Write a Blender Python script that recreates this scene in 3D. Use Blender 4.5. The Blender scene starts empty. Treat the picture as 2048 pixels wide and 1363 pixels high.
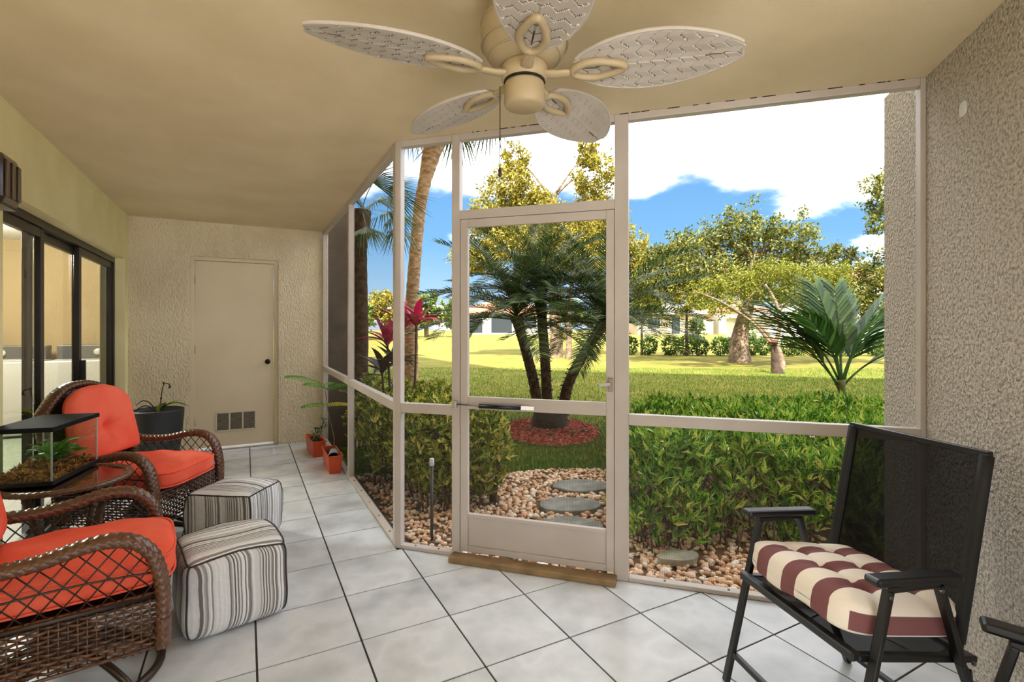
import bpy, math, random
import numpy as np
from mathutils import Vector, Matrix

random.seed(7)
rng = np.random.default_rng(7)
SC = bpy.context.scene
COL = SC.collection
PI = math.pi
R2 = math.sqrt(2)


def C(r, g, b):
    f = lambda v: (v / 255 / 12.92) if v / 255 <= 0.04045 else ((v / 255 + 0.055) / 1.055) ** 2.4
    return (f(r), f(g), f(b), 1.0)


# ------------------------------------------------------------------ camera, sky, sun, exposure
EYE = 1.3428
YAW = math.radians(27.893)            # the camera looks this far clockwise of +Y (the wing runs along +Y)
cam_d = bpy.data.cameras.new('camera')
cam = bpy.data.objects.new('camera', cam_d)
COL.objects.link(cam)
cam.location = (0, 0, EYE)
cam.rotation_euler = (PI / 2, 0, -YAW)
cam_d.sensor_fit = 'HORIZONTAL'
cam_d.sensor_width = 36
cam_d.lens = 36 * 1006.56 / 2048
cam_d.shift_y = -28.25 / 2048
cam_d.clip_start = 0.02
cam_d.clip_end = 500
SC.camera = cam

SC.view_settings.view_transform = 'Standard'
SC.view_settings.look = 'None'
SC.view_settings.gamma = 1
SC.view_settings.use_curve_mapping = False
SC.view_settings.exposure = 1.62

SKY_STRENGTH = 1.0
SUN_STRENGTH = 4.4
SUN_ELEV = 52
SUN_AZ = 30                            # direction the light travels, clockwise of +Y

world = bpy.data.worlds.new('sky')
SC.world = world
world.use_nodes = True
wn = world.node_tree
wn.nodes.clear()


def N(tree, kind, **kw):
    n = tree.nodes.new(kind)
    for k, v in kw.items():
        if k.startswith('i_'):
            key = k[2:]
            key = int(key) if key.isdigit() else key.replace('_', ' ')
            n.inputs[key].default_value = v
        else:
            setattr(n, k, v)
    return n


def ramp(tree, stops, interp='LINEAR'):
    n = tree.nodes.new('ShaderNodeValToRGB')
    n.color_ramp.interpolation = interp
    el = n.color_ramp.elements
    while len(el) > 1:
        el.remove(el[0])
    el[0].position = stops[0][0]
    el[0].color = stops[0][1]
    for p, c in stops[1:]:
        e = el.new(p)
        e.color = c
    return n


def math_n(tree, op, a=None, b=None, va=0.0, vb=0.0, clamp=False):
    n = tree.nodes.new('ShaderNodeMath')
    n.operation = op
    n.use_clamp = clamp
    n.inputs[0].default_value = va
    n.inputs[1].default_value = vb
    if a is not None:
        tree.links.new(a, n.inputs[0])
    if b is not None:
        tree.links.new(b, n.inputs[1])
    return n.outputs[0]


def build_world():
    t = wn
    L = t.links.new
    tc = N(t, 'ShaderNodeTexCoord')
    sep = N(t, 'ShaderNodeSeparateXYZ')
    L(tc.outputs['Generated'], sep.inputs[0])
    z = math_n(t, 'MAXIMUM', sep.outputs['Z'], None, vb=0.0)
    blue = ramp(t, [(0.0, C(139, 150, 160)), (0.06, C(118, 144, 165)), (0.16, C(85, 126, 160)), (0.35, C(68, 108, 150)), (1.0, C(48, 87, 141))])
    L(z, blue.inputs[0])
    # a cloud layer seen in perspective
    den = math_n(t, 'ADD', z, None, vb=0.22)
    px = math_n(t, 'DIVIDE', sep.outputs['X'], den)
    py = math_n(t, 'DIVIDE', sep.outputs['Y'], den)
    comb = N(t, 'ShaderNodeCombineXYZ')
    L(px, comb.inputs[0])
    L(py, comb.inputs[1])
    no = N(t, 'ShaderNodeTexNoise')
    no.inputs['Scale'].default_value = 1.15
    no.inputs['Detail'].default_value = 7
    no.inputs['Roughness'].default_value = 0.52
    mp = N(t, 'ShaderNodeMapping')
    mp.inputs['Location'].default_value = (3.1, 0.9, 0)
    L(comb.outputs[0], mp.inputs[0])
    L(mp.outputs[0], no.inputs['Vector'])
    bias = ramp(t, [(0.0, (0.42,) * 3 + (1,)), (0.16, (0.36,) * 3 + (1,)), (0.27, (0.50,) * 3 + (1,)), (0.36, (0.68,) * 3 + (1,)), (1.0, (0.66,) * 3 + (1,))])
    L(z, bias.inputs[0])
    s = math_n(t, 'ADD', no.outputs['Fac'], bias.outputs[0])
    cov = N(t, 'ShaderNodeMapRange')
    cov.interpolation_type = 'SMOOTHSTEP'
    cov.inputs['From Min'].default_value = 0.94
    cov.inputs['From Max'].default_value = 1.10
    L(s, cov.inputs['Value'])
    mix = N(t, 'ShaderNodeMix')
    mix.data_type = 'RGBA'
    L(cov.outputs[0], mix.inputs['Factor'])
    L(blue.outputs[0], mix.inputs['A'])
    cl = ramp(t, [(0.32, (0.33, 0.34, 0.37, 1)), (0.46, (0.62, 0.63, 0.66, 1)), (0.58, (1.9, 1.9, 1.94, 1)), (0.72, (3.0, 3.0, 3.04, 1))])
    L(no.outputs['Fac'], cl.inputs[0])
    L(cl.outputs[0], mix.inputs['B'])
    bg = N(t, 'ShaderNodeBackground')
    bg.inputs['Strength'].default_value = SKY_STRENGTH
    L(mix.outputs['Result'], bg.inputs['Color'])
    out = N(t, 'ShaderNodeOutputWorld')
    L(bg.outputs[0], out.inputs[0])


build_world()

sun_d = bpy.data.lights.new('sun', 'SUN')
sun_d.energy = SUN_STRENGTH
sun_d.angle = math.radians(0.8)
sun_d.color = (1.0, 0.975, 0.94)
sun = bpy.data.objects.new('sun', sun_d)
COL.objects.link(sun)
_a, _e = math.radians(SUN_AZ), math.radians(SUN_ELEV)
sun.rotation_euler = Vector((math.sin(_a) * math.cos(_e), math.cos(_a) * math.cos(_e), -math.sin(_e))).to_track_quat('-Z', 'Y').to_euler()
sun.location = (-6, -10, 14)

# ------------------------------------------------------------------ materials
MATS = {}


def principled(name):
    m = bpy.data.materials.new(name)
    m.use_nodes = True
    t = m.node_tree
    return m, t, t.nodes['Principled BSDF']


def mat(name, a, b=None, rough=0.6, scale=8.0, detail=4, bump=0.0, bscale=60.0, bdist=0.01, island=0.0, objrand=0.0, metal=0.0,
        spec=0.5, stops=None, trans=0.0, coat=0.0, stretch=(1, 1, 1), bkind='noise', contrast=(0.35, 0.65)):
    """colour a varied towards b by noise (or per island / per object), with fine relief"""
    if name in MATS:
        return MATS[name]
    m, t, p = principled(name)
    L = t.links.new
    p.inputs['Roughness'].default_value = rough
    p.inputs['Metallic'].default_value = metal
    p.inputs['Specular IOR Level'].default_value = spec
    if coat:
        p.inputs['Coat Weight'].default_value = coat
        p.inputs['Coat Roughness'].default_value = 0.15
    tc = N(t, 'ShaderNodeTexCoord')
    mp = N(t, 'ShaderNodeMapping')
    mp.inputs['Scale'].default_value = stretch
    L(tc.outputs['Object'], mp.inputs[0])
    vec = mp.outputs[0]
    p.inputs['Base Color'].default_value = a
    if objrand:
        oi = N(t, 'ShaderNodeObjectInfo')
        off = N(t, 'ShaderNodeVectorMath', operation='ADD')
        sc = N(t, 'ShaderNodeVectorMath', operation='SCALE')
        cx = N(t, 'ShaderNodeCombineXYZ')
        for k in range(3):
            L(oi.outputs['Random'], cx.inputs[k])
        L(cx.outputs[0], sc.inputs[0])
        sc.inputs['Scale'].default_value = 37.0
        L(vec, off.inputs[0])
        L(sc.outputs[0], off.inputs[1])
        vec = off.outputs[0]
    if b is not None or stops is not None:
        no = N(t, 'ShaderNodeTexNoise')
        no.inputs['Scale'].default_value = scale
        no.inputs['Detail'].default_value = detail
        L(vec, no.inputs['Vector'])
        fac = no.outputs['Fac']
        if island:
            g = N(t, 'ShaderNodeNewGeometry')
            x = math_n(t, 'MULTIPLY', g.outputs['Random Per Island'], None, vb=island)
            y = math_n(t, 'MULTIPLY', fac, None, vb=1 - island)
            fac = math_n(t, 'ADD', x, y)
        if objrand and not island:
            oi2 = N(t, 'ShaderNodeObjectInfo')
            x = math_n(t, 'MULTIPLY', oi2.outputs['Random'], None, vb=objrand)
            y = math_n(t, 'MULTIPLY', fac, None, vb=1 - objrand)
            fac = math_n(t, 'ADD', x, y)
        rp = ramp(t, stops if stops else [(contrast[0], a), (contrast[1], b)])
        L(fac, rp.inputs[0])
        L(rp.outputs[0], p.inputs['Base Color'])
    if bump:
        if bkind == 'voronoi':
            bn = N(t, 'ShaderNodeTexVoronoi')
            bn.feature = 'SMOOTH_F1'
            bn.inputs['Scale'].default_value = bscale
            src = bn.outputs['Distance']
        else:
            bn = N(t, 'ShaderNodeTexNoise')
            bn.inputs['Scale'].default_value = bscale
            bn.inputs['Detail'].default_value = 3
            src = bn.outputs['Fac']
        L(vec, bn.inputs['Vector'])
        bu = N(t, 'ShaderNodeBump')
        bu.inputs['Strength'].default_value = bump
        bu.inputs['Distance'].default_value = bdist
        L(src, bu.inputs['Height'])
        L(bu.outputs[0], p.inputs['Normal'])
    if trans:
        tr = N(t, 'ShaderNodeBsdfTranslucent')
        if p.inputs['Base Color'].is_linked:
            L(p.inputs['Base Color'].links[0].from_socket, tr.inputs['Color'])
        else:
            tr.inputs['Color'].default_value = a
        mx = N(t, 'ShaderNodeMixShader')
        mx.inputs[0].default_value = trans
        L(p.outputs[0], mx.inputs[1])
        L(tr.outputs[0], mx.inputs[2])
        L(mx.outputs[0], t.nodes['Material Output'].inputs['Surface'])
    MATS[name] = m
    return m


def glass_mat(name, tint=(0.92, 0.96, 0.94, 1), ior=1.45, gl=(1, 1, 1, 1)):
    m, t, p = principled(name)
    L = t.links.new
    t.nodes.remove(p)
    tr = N(t, 'ShaderNodeBsdfTransparent')
    tr.inputs[0].default_value = tint
    g = N(t, 'ShaderNodeBsdfGlossy')
    g.inputs['Roughness'].default_value = 0.01
    g.inputs['Color'].default_value = gl
    fr = N(t, 'ShaderNodeFresnel')
    fr.inputs[0].default_value = ior
    geo = N(t, 'ShaderNodeNewGeometry')
    inv = math_n(t, 'SUBTRACT', None, geo.outputs['Backfacing'], va=1.0)
    mx = N(t, 'ShaderNodeMixShader')
    L(math_n(t, 'MULTIPLY', fr.outputs[0], inv), mx.inputs[0])
    L(tr.outputs[0], mx.inputs[1])
    L(g.outputs[0], mx.inputs[2])
    L(mx.outputs[0], t.nodes['Material Output'].inputs['Surface'])
    MATS[name] = m
    return m


def mesh_mat(name, col, base, pitch=None, wire=0.16, wa=0.6):
    """woven insect screen: open holes between thin threads; base is the share of light the fine threads stop"""
    m, t, p = principled(name)
    L = t.links.new
    p.inputs['Base Color'].default_value = col
    p.inputs['Roughness'].default_value = 0.75
    p.inputs['Specular IOR Level'].default_value = 0.15
    tr = N(t, 'ShaderNodeBsdfTransparent')
    mx = N(t, 'ShaderNodeMixShader')
    mx.inputs[0].default_value = base
    if pitch:
        tc = N(t, 'ShaderNodeTexCoord')
        sep = N(t, 'ShaderNodeSeparateXYZ')
        L(tc.outputs['Object'], sep.inputs[0])
        fs = []
        for ax in ('X', 'Z'):
            q = math_n(t, 'DIVIDE', sep.outputs[ax], None, vb=pitch)
            q = math_n(t, 'FRACT', q)
            fs.append(math_n(t, 'LESS_THAN', q, None, vb=wire))
        w = math_n(t, 'MAXIMUM', fs[0], fs[1])
        w = math_n(t, 'MULTIPLY', w, None, vb=wa)
        w = math_n(t, 'ADD', w, None, vb=base, clamp=True)
        L(w, mx.inputs[0])
    L(tr.outputs[0], mx.inputs[1])
    L(p.outputs[0], mx.inputs[2])
    L(mx.outputs[0], t.nodes['Material Output'].inputs['Surface'])
    MATS[name] = m
    return m


def stripes_mat(name, expr, cell, stops, rough=0.85, sub=5.0):
    """striped cloth: stripes of random width across a coordinate of the object"""
    m, t, p = principled(name)
    L = t.links.new
    p.inputs['Roughness'].default_value = rough
    p.inputs['Specular IOR Level'].default_value = 0.2
    tc = N(t, 'ShaderNodeTexCoord')
    dt = N(t, 'ShaderNodeVectorMath', operation='DOT_PRODUCT')
    dt.inputs[1].default_value = expr
    # a slight waver so the threads are not ruled
    no = N(t, 'ShaderNodeTexNoise')
    no.inputs['Scale'].default_value = 14
    L(tc.outputs['Object'], no.inputs['Vector'])
    L(tc.outputs['Object'], dt.inputs[0])
    wv = math_n(t, 'MULTIPLY', no.outputs['Fac'], None, vb=0.006)
    co = math_n(t, 'ADD', dt.outputs['Value'], wv)
    c1 = math_n(t, 'FLOOR', math_n(t, 'DIVIDE', co, None, vb=cell))
    c2 = math_n(t, 'FLOOR', math_n(t, 'DIVIDE', co, None, vb=cell * sub))
    w1 = N(t, 'ShaderNodeTexWhiteNoise', noise_dimensions='1D')
    w2 = N(t, 'ShaderNodeTexWhiteNoise', noise_dimensions='1D')
    L(c1, w1.inputs['W'])
    L(c2, w2.inputs['W'])
    a = math_n(t, 'MULTIPLY', w1.outputs['Value'], None, vb=0.62)
    b = math_n(t, 'MULTIPLY', w2.outputs['Value'], None, vb=0.38)
    f = math_n(t, 'ADD', a, b)
    rp = ramp(t, stops, 'CONSTANT')
    L(f, rp.inputs[0])
    L(rp.outputs[0], p.inputs['Base Color'])
    bn = N(t, 'ShaderNodeTexNoise')
    bn.inputs['Scale'].default_value = 25
    L(tc.outputs['Object'], bn.inputs['Vector'])
    bu = N(t, 'ShaderNodeBump')
    bu.inputs['Strength'].default_value = 0.35
    bu.inputs['Distance'].default_value = 0.02
    L(bn.outputs['Fac'], bu.inputs['Height'])
    L(bu.outputs[0], p.inputs['Normal'])
    MATS[name] = m
    return m


# ------------------------------------------------------------------ mesh helpers
class MB:
    def __init__(self):
        self.v = []
        self.f = []
        self.mi = []

    def add(self, verts, faces, mi=0):
        o = len(self.v)
        self.v += [tuple(p) for p in verts]
        self.f += [tuple(i + o for i in q) for q in faces]
        self.mi += [mi] * len(faces)
        return self

    def box(self, c, s, rz=0.0, rot=None, mi=0, taper=1.0):
        hx, hy, hz = s[0] / 2, s[1] / 2, s[2] / 2
        M = rot if rot is not None else Matrix.Rotation(rz, 3, 'Z')
        vs = []
        for dz in (-1, 1):
            k = taper if dz < 0 else 1.0
            for dx, dy in ((-1, -1), (1, -1), (1, 1), (-1, 1)):
                p = M @ Vector((dx * hx * k, dy * hy * k, dz * hz))
                vs.append((p.x + c[0], p.y + c[1], p.z + c[2]))
        return self.add(vs, [(3, 2, 1, 0), (4, 5, 6, 7), (0, 1, 5, 4), (1, 2, 6, 5), (2, 3, 7, 6), (3, 0, 4, 7)], mi)

    def bx(self, x0, x1, y0, y1, z0, z1, mi=0):
        return self.box(((x0 + x1) / 2, (y0 + y1) / 2, (z0 + z1) / 2), (abs(x1 - x0), abs(y1 - y0), abs(z1 - z0)), mi=mi)

    def bar(self, a, b, w, h, up=(0, 0, 1), mi=0):
        a, b = Vector(a), Vector(b)
        x = (b - a)
        l = x.length
        x.normalize()
        u = Vector(up)
        y = u.cross(x)
        if y.length < 1e-4:
            y = Vector((0, 1, 0)).cross(x)
        y.normalize()
        zz = x.cross(y)
        M = Matrix((x, y, zz)).transposed()
        return self.box((a + b) / 2, (l, w, h), rot=M, mi=mi)

    def tube(self, path, r, n=8, closed=False, cap=True, flat=(1, 1), up=None, mi=0, rfun=None):
        P = [Vector(p) for p in path]
        m = len(P)
        vs = []
        ref = Vector(up) if up else None
        prev = None
        for i in range(m):
            if closed:
                t = (P[(i + 1) % m] - P[i - 1])
            else:
                t = P[min(i + 1, m - 1)] - P[max(i - 1, 0)]
            if t.length < 1e-9:
                t = Vector((0, 0, 1))
            t.normalize()
            if ref is not None:
                a = ref - t * ref.dot(t)
                if a.length < 1e-4:
                    a = prev if prev else t.orthogonal()
            else:
                a = (prev - t * prev.dot(t)) if prev else t.orthogonal()
            a.normalize()
            prev = a
            b = t.cross(a)
            rr = r[i] if isinstance(r, (list, tuple)) else r
            for k in range(n):
                th = 2 * PI * k / n
                q = rr if rfun is None else rr * rfun(i, k)
                vs.append(P[i] + a * (math.cos(th) * q * flat[0]) + b * (math.sin(th) * q * flat[1]))
        fs = []
        for i in range(m if closed else m - 1):
            j = (i + 1) % m
            for k in range(n):
                k2 = (k + 1) % n
                fs.append((i * n + k, i * n + k2, j * n + k2, j * n + k))
        if cap and not closed:
            fs.append(tuple(range(n - 1, -1, -1)))
            fs.append(tuple((m - 1) * n + k for k in range(n)))
        return self.add(vs, fs, mi)

    def lathe(self, prof, n=32, c=(0, 0, 0), mi=0, sx=1.0, sy=1.0):
        vs = []
        for r, z in prof:
            for k in range(n):
                th = 2 * PI * k / n
                vs.append((c[0] + r * math.cos(th) * sx, c[1] + r * math.sin(th) * sy, c[2] + z))
        fs = []
        for i in range(len(prof) - 1):
            for k in range(n):
                k2 = (k + 1) % n
                fs.append((i * n + k, i * n + k2, (i + 1) * n + k2, (i + 1) * n + k))
        fs.append(tuple(range(n - 1, -1, -1)))
        fs.append(tuple((len(prof) - 1) * n + k for k in range(n)))
        return self.add(vs, fs, mi)

    def grid(self, fn, nu, nv, mi=0, mif=None):
        o = len(self.v)
        for i in range(nu + 1):
            for j in range(nv + 1):
                self.v.append(tuple(fn(i / nu, j / nv)))
        for i in range(nu):
            for j in range(nv):
                a = o + i * (nv + 1) + j
                self.f.append((a, a + nv + 1, a + nv + 2, a + 1))
                self.mi.append(mif((i + .5) / nu, (j + .5) / nv) if mif else mi)
        return self

    def prism(self, poly, z0, z1, mi=0):
        n = len(poly)
        vs = [(p[0], p[1], z0) for p in poly] + [(p[0], p[1], z1) for p in poly]
        fs = [tuple(range(n - 1, -1, -1)), tuple(range(n, 2 * n))]
        fs += [(i, (i + 1) % n, (i + 1) % n + n, i + n) for i in range(n)]
        return self.add(vs, fs, mi)

    def rbox(self, size, p=6.0, n=10, c=(0, 0, 0), fn=None, mif=None, mi=0):
        """soft box: the six faces of a cube drawn in to a superquadric"""
        sx, sy, sz = size[0] / 2, size[1] / 2, size[2] / 2
        for ax in range(3):
            for sg in (-1, 1):
                o = len(self.v)
                for i in range(n + 1):
                    for j in range(n + 1):
                        a, b = math.sin((2 * i / n - 1) * PI / 4) / math.sin(PI / 4), math.sin((2 * j / n - 1) * PI / 4) / math.sin(PI / 4)
                        q = [0, 0, 0]
                        q[ax] = sg
                        q[(ax + 1) % 3] = a
                        q[(ax + 2) % 3] = b
                        k = (abs(q[0]) ** p + abs(q[1]) ** p + abs(q[2]) ** p) ** (-1 / p)
                        w = [q[0] * k, q[1] * k, q[2] * k]
                        x = (w[0] * sx, w[1] * sy, w[2] * sz)
                        if fn:
                            x = fn(w, x)
                        self.v.append((x[0] + c[0], x[1] + c[1], x[2] + c[2]))
                for i in range(n):
                    for j in range(n):
                        a = o + i * (n + 1) + j
                        q = (a, a + n + 1, a + n + 2, a + 1)
                        self.f.append(q if sg > 0 else q[::-1])
                        self.mi.append(mif(ax, sg) if mif else mi)
        return self

    def mesh(self, name, mats, smooth=True):
        me = bpy.data.meshes.new(name)
        me.from_pydata(self.v, [], self.f)
        for m in (mats if isinstance(mats, (list, tuple)) else [mats]):
            me.materials.append(m)
        if any(self.mi):
            me.polygons.foreach_set('material_index', self.mi)
        if smooth:
            me.polygons.foreach_set('use_smooth', [True] * len(self.f))
        me.update()
        return me

    def build(self, name, mats, parent=None, smooth=False, bevel=0.0, weld=False, loc=None, rot=None):
        me = self.mesh(name, mats, smooth)
        o = bpy.data.objects.new(name, me)
        COL.objects.link(o)
        if parent:
            o.parent = parent
        if loc:
            o.location = loc
        if rot:
            o.rotation_euler = rot
        if weld:
            w = o.modifiers.new('weld', 'WELD')
            w.merge_threshold = 1e-5
        if bevel:
            b = o.modifiers.new('bevel', 'BEVEL')
            b.width = bevel
            b.segments = 2
            b.limit_method = 'ANGLE'
        if smooth and not weld:
            pass
        return o


def fast(name, V, F, m, parent=None, smooth=False):
    """big mesh from numpy arrays; F is (n,3) or (n,4)"""
    me = bpy.data.meshes.new(name)
    V = np.asarray(V, dtype=np.float32)
    F = np.asarray(F, dtype=np.int32)
    k = F.shape[1]
    me.vertices.add(len(V))
    me.vertices.foreach_set('co', V.ravel())
    me.loops.add(F.size)
    me.loops.foreach_set('vertex_index', F.ravel())
    me.polygons.add(len(F))
    me.polygons.foreach_set('loop_start', np.arange(0, F.size, k, dtype=np.int32))
    if smooth:
        me.polygons.foreach_set('use_smooth', np.ones(len(F), dtype=bool))
    me.update(calc_edges=True)
    me.materials.append(m)
    o = bpy.data.objects.new(name, me)
    COL.objects.link(o)
    if parent:
        o.parent = parent
    return o


def tag(o, label=None, cat=None, group=None, kind=None):
    if label:
        o['label'] = label
    if cat:
        o['category'] = cat
    if group:
        o['group'] = group
    if kind:
        o['kind'] = kind
    return o


def thing(name, label, cat, loc=(0, 0, 0), rz=0.0, group=None, kind=None):
    o = bpy.data.objects.new(name, None)
    COL.objects.link(o)
    o.empty_display_size = 0.1
    o.location = loc
    o.rotation_euler = (0, 0, rz)
    return tag(o, label, cat, group, kind)


def struct(name, loc=(0, 0, 0), rz=0.0, label=None):
    o = bpy.data.objects.new(name, None)
    COL.objects.link(o)
    o.location = loc
    o.rotation_euler = (0, 0, rz)
    return tag(o, label, None, None, 'structure')


def catmull(pts, n=8):
    P = [Vector(p) for p in pts]
    out = []
    for i in range(len(P) - 1):
        a, b, c, d = P[max(i - 1, 0)], P[i], P[i + 1], P[min(i + 2, len(P) - 1)]
        for k in range(n):
            t = k / n
            out.append(0.5 * ((2 * b) + (c - a) * t + (2 * a - 5 * b + 4 * c - d) * t * t + (3 * b - a - 3 * c + d) * t ** 3))
    out.append(P[-1])
    return out


def G(r, d, z=0.0):
    """garden position: r metres to the right and d metres ahead of where the photographer stands"""
    c, s = math.cos(YAW), math.sin(YAW)
    return Vector((r * c + d * s, -r * s + d * c, z))


def Gn(r, d):
    c, s = math.cos(YAW), math.sin(YAW)
    return r * c + d * s, -r * s + d * c


# ------------------------------------------------------------------ palette
STUCCO = mat('stucco_tan', C(240, 225, 194), C(228, 211, 178), rough=0.9, scale=3, bump=1.0, bscale=42, bdist=0.03, spec=0.2, stretch=(1.5, 1.5, 0.75))
STUCCO_LEFT = mat('stucco_cream', C(244, 232, 180), C(236, 222, 168), rough=0.9, scale=3, bump=0.25, bscale=60, bdist=0.006, spec=0.2)
STUCCO_GREY = mat('stucco_coarse', C(172, 162, 151), C(226, 217, 206), rough=0.9, scale=75, bump=1.0, bscale=70, bdist=0.035, spec=0.2, contrast=(0.34, 0.56))
CEIL = mat('ceiling_plaster', C(230, 212, 178), C(220, 202, 166), rough=0.95, scale=2, bump=0.4, bscale=160, bdist=0.004, spec=0.15)
DOORP = mat('door_paint', C(226, 209, 178), C(220, 202, 170), rough=0.5, scale=2)
WHITE = mat('white_aluminium', C(198, 188, 181), C(188, 177, 169), rough=0.42, scale=3)
BROWN = mat('bronze_frame', C(44, 34, 26), C(30, 22, 16), rough=0.35, scale=5, metal=0.3)
GROUT = mat('grout', C(66, 60, 54), C(48, 43, 38), rough=0.95, scale=12)
TILE = mat('floor_tile', C(222, 220, 214), None, rough=0.22, scale=4.5, detail=7, objrand=0.12, spec=0.5,
           stops=[(0.25, C(172, 176, 180)), (0.42, C(196, 200, 204)), (0.58, C(214, 217, 221)), (0.75, C(194, 196, 198))])
THRESH = mat('threshold_wood', C(150, 122, 84), C(120, 96, 64), rough=0.6, scale=10)
SCREEN = mesh_mat('screen_mesh', C(60, 60, 58), 0.05)
SCREEN_LOW = mesh_mat('moire_screen_mesh', C(96, 92, 84), 0.08, pitch=0.0085, wire=0.17, wa=0.45)  # coarse wire grid put in to imitate moire on the lower panels
SCREEN_WING = mesh_mat('grazing_dark_mesh', C(46, 44, 41), 0.26)  # added opacity stands in for the mesh darkening at a grazing view
GLASS = glass_mat('clear_glass')
STEEL = mat('screw_steel', C(120, 116, 110), rough=0.35, metal=0.9)
BLACK = mat('black_paint', C(14, 14, 16), C(20, 20, 22), rough=0.38, scale=8)

# ------------------------------------------------------------------ the room
XL, YB, XW, ZC = -1.055, 6.33, 0.805, 2.47       # left wall, back wall, wing screens, ceiling
P0 = Vector((0.805, 3.035, 0))                   # corner post; the front screens run from here at 45 degrees
FRONT_L = 2.694


def FW(s, n):                                    # front-screen coordinates to world
    return (P0.x + (s + n) / R2, P0.y + (n - s) / R2)


# floor: grout bed and each tile
floor_poly = [(XL - 0.1, -1.4), (XL - 0.1, YB + 0.12), (XW + 0.07, YB + 0.12), (XW + 0.07, P0.y + 0.03), FW(FRONT_L + 0.06, 0.07), FW(FRONT_L + .06, -0.75), (2.6, 0.0), (2.6, -3.0), (0.3, -3.0), (0.3, -1.4)]
flo = MB().prism(floor_poly[::-1], -0.12, -0.004).build('floor', GROUT)
tag(flo, 'pale grey ceramic tile floor with dark grout lines', None, None, 'structure')


def clip(poly, a, b, c):
    """keep a*x+b*y<=c"""
    out = []
    for i in range(len(poly)):
        p, q = poly[i], poly[(i + 1) % len(poly)]
        fp, fq = a * p[0] + b * p[1] - c, a * q[0] + b * q[1] - c
        if fp <= 0:
            out.append(p)
        if (fp < 0 < fq) or (fq < 0 < fp):
            t = fp / (fp - fq)
            out.append((p[0] + t * (q[0] - p[0]), p[1] + t * (q[1] - p[1])))
    return out


TS, GAP, GX, GY = 0.40, 0.0042, 0.4396, 2.2076
full_tile = None
for i in range(-4, 7):
    for j in range(-8, 11):
        x0, y0 = GX + i * TS + GAP, GY + j * TS + GAP
        x1, y1 = x0 + TS - 2 * GAP, y0 + TS - 2 * GAP
        poly = [(x0, y0), (x1, y0), (x1, y1), (x0, y1)]
        q = clip(poly, -1, 0, -XL)
        q = clip(q, 0, 1, YB) if q else q
        if q:
            q = clip(q, 1, 0, XW) if y0 > 2.95 else clip(q, 1, 1, 3.84)
        if q and y0 > -0.2:
            q = clip(q, 1, -1, 1.58)
        if q and y0 <= -0.2:
            q = clip(q, 1, 0, 2.2)
        if not q or len(q) < 3:
            continue
        cx, cy = (x0 + x1) / 2, (y0 + y1) / 2
        isfull = len(q) == 4 and abs(q[0][0] - x0) < 1e-6 and abs(q[2][0] - x1) < 1e-6 and abs(q[2][1] - y1) < 1e-6 and abs(q[0][1] - y0) < 1e-6
        loc = [(a - cx, b - cy) for a, b in q]
        if isfull and full_tile:
            o = bpy.data.objects.new('tile', full_tile)
            COL.objects.link(o)
        else:
            o = MB().prism(loc, -0.006, 0.0).build('tile', TILE)
            if isfull:
                full_tile = o.data
        o.parent = flo
        o.location = (cx, cy, random.uniform(-0.0004, 0.0003))

# ceiling slab; its unseen right-rear extension is added to cut daylight
ceil_poly = [(XL - 0.15, -1.4), (0.3, -1.4), (0.3, -3.0), (2.6, -3.0), (2.6, 0.0), FW(FRONT_L + .06, -0.75), FW(FRONT_L + 0.03, 0.05), (XW + 0.055, P0.y + 0.03), (XW + 0.055, YB + 0.12), (XL - 0.15, YB + 0.12)]
ce = MB().prism(ceil_poly, ZC, ZC + 0.2).build('ceiling', CEIL)
tag(ce, 'tan textured plaster patio ceiling', None, None, 'structure')

# the storeys above, which keep the near lawn in shade
UP = mat('upper_wall', C(210, 190, 150), rough=0.9)
up_poly = [(-16, -1.4), (0.3, -1.4), (0.3, -3.0), (2.6, -3.0), (10.0, -7.0), (12.0, -7.44), FW(FRONT_L + 0.2, 0.0), (XW + 0.02, P0.y + 0.03), (XW + 0.02, YB + 0.1), (0.6, YB + 0.1), (0.6, 13), (-16, 13)]
tag(MB().prism(up_poly, ZC + 0.2, 17.9).build('wall_upper', UP), 'upper storeys of the building above the patio', None, None, 'structure')

# back wall with a door opening, running on outside past the screens
DX0, DX1, DZ = -0.522, 0.332, 2.10
wb = MB()
wb.bx(XL - 0.15, DX0, YB, YB + 0.15, -0.12, ZC)
wb.bx(DX1, 0.87, YB, YB + 0.15, -0.12, ZC)
wb.bx(DX0, DX1, YB, YB + 0.15, DZ, ZC)
tag(MB().bx(0.87, 1.17, YB, YB + 0.15, -0.12, 5.5).build('wall_exterior', mat('shade_dark_exterior', C(104, 92, 80), C(88, 76, 64), rough=0.9, scale=4, bump=0.6, bscale=70)), 'exterior wall end with shade put into its dark colour', None, None, 'structure')  # dark colour stands in for shade and screen dimming on the tan wall
tag(wb.build('wall_back', STUCCO), 'tan stucco back wall with storage door', None, None, 'structure')
tag(MB().bx(-1.2, 0.85, YB + 0.15, YB + 0.6, ZC, ZC + 0.4).build('wall_soffit', STUCCO), 'stucco band above the back wall', None, None, 'structure')

# left wall around the sliding door
SY0, SY1, SZ = 3.36, 6.2, 2.02
wl = MB()
wl.bx(XL - 0.2, XL, -1.4, SY0, -0.12, ZC)
wl.bx(XL - 0.2, XL, SY1, YB, -0.12, ZC)
wl.bx(XL - 0.2, XL, SY0, SY1, SZ, ZC)
tag(wl.build('wall_left', STUCCO_LEFT), 'cream plaster wall above the sliding glass door', None, None, 'structure')

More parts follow.
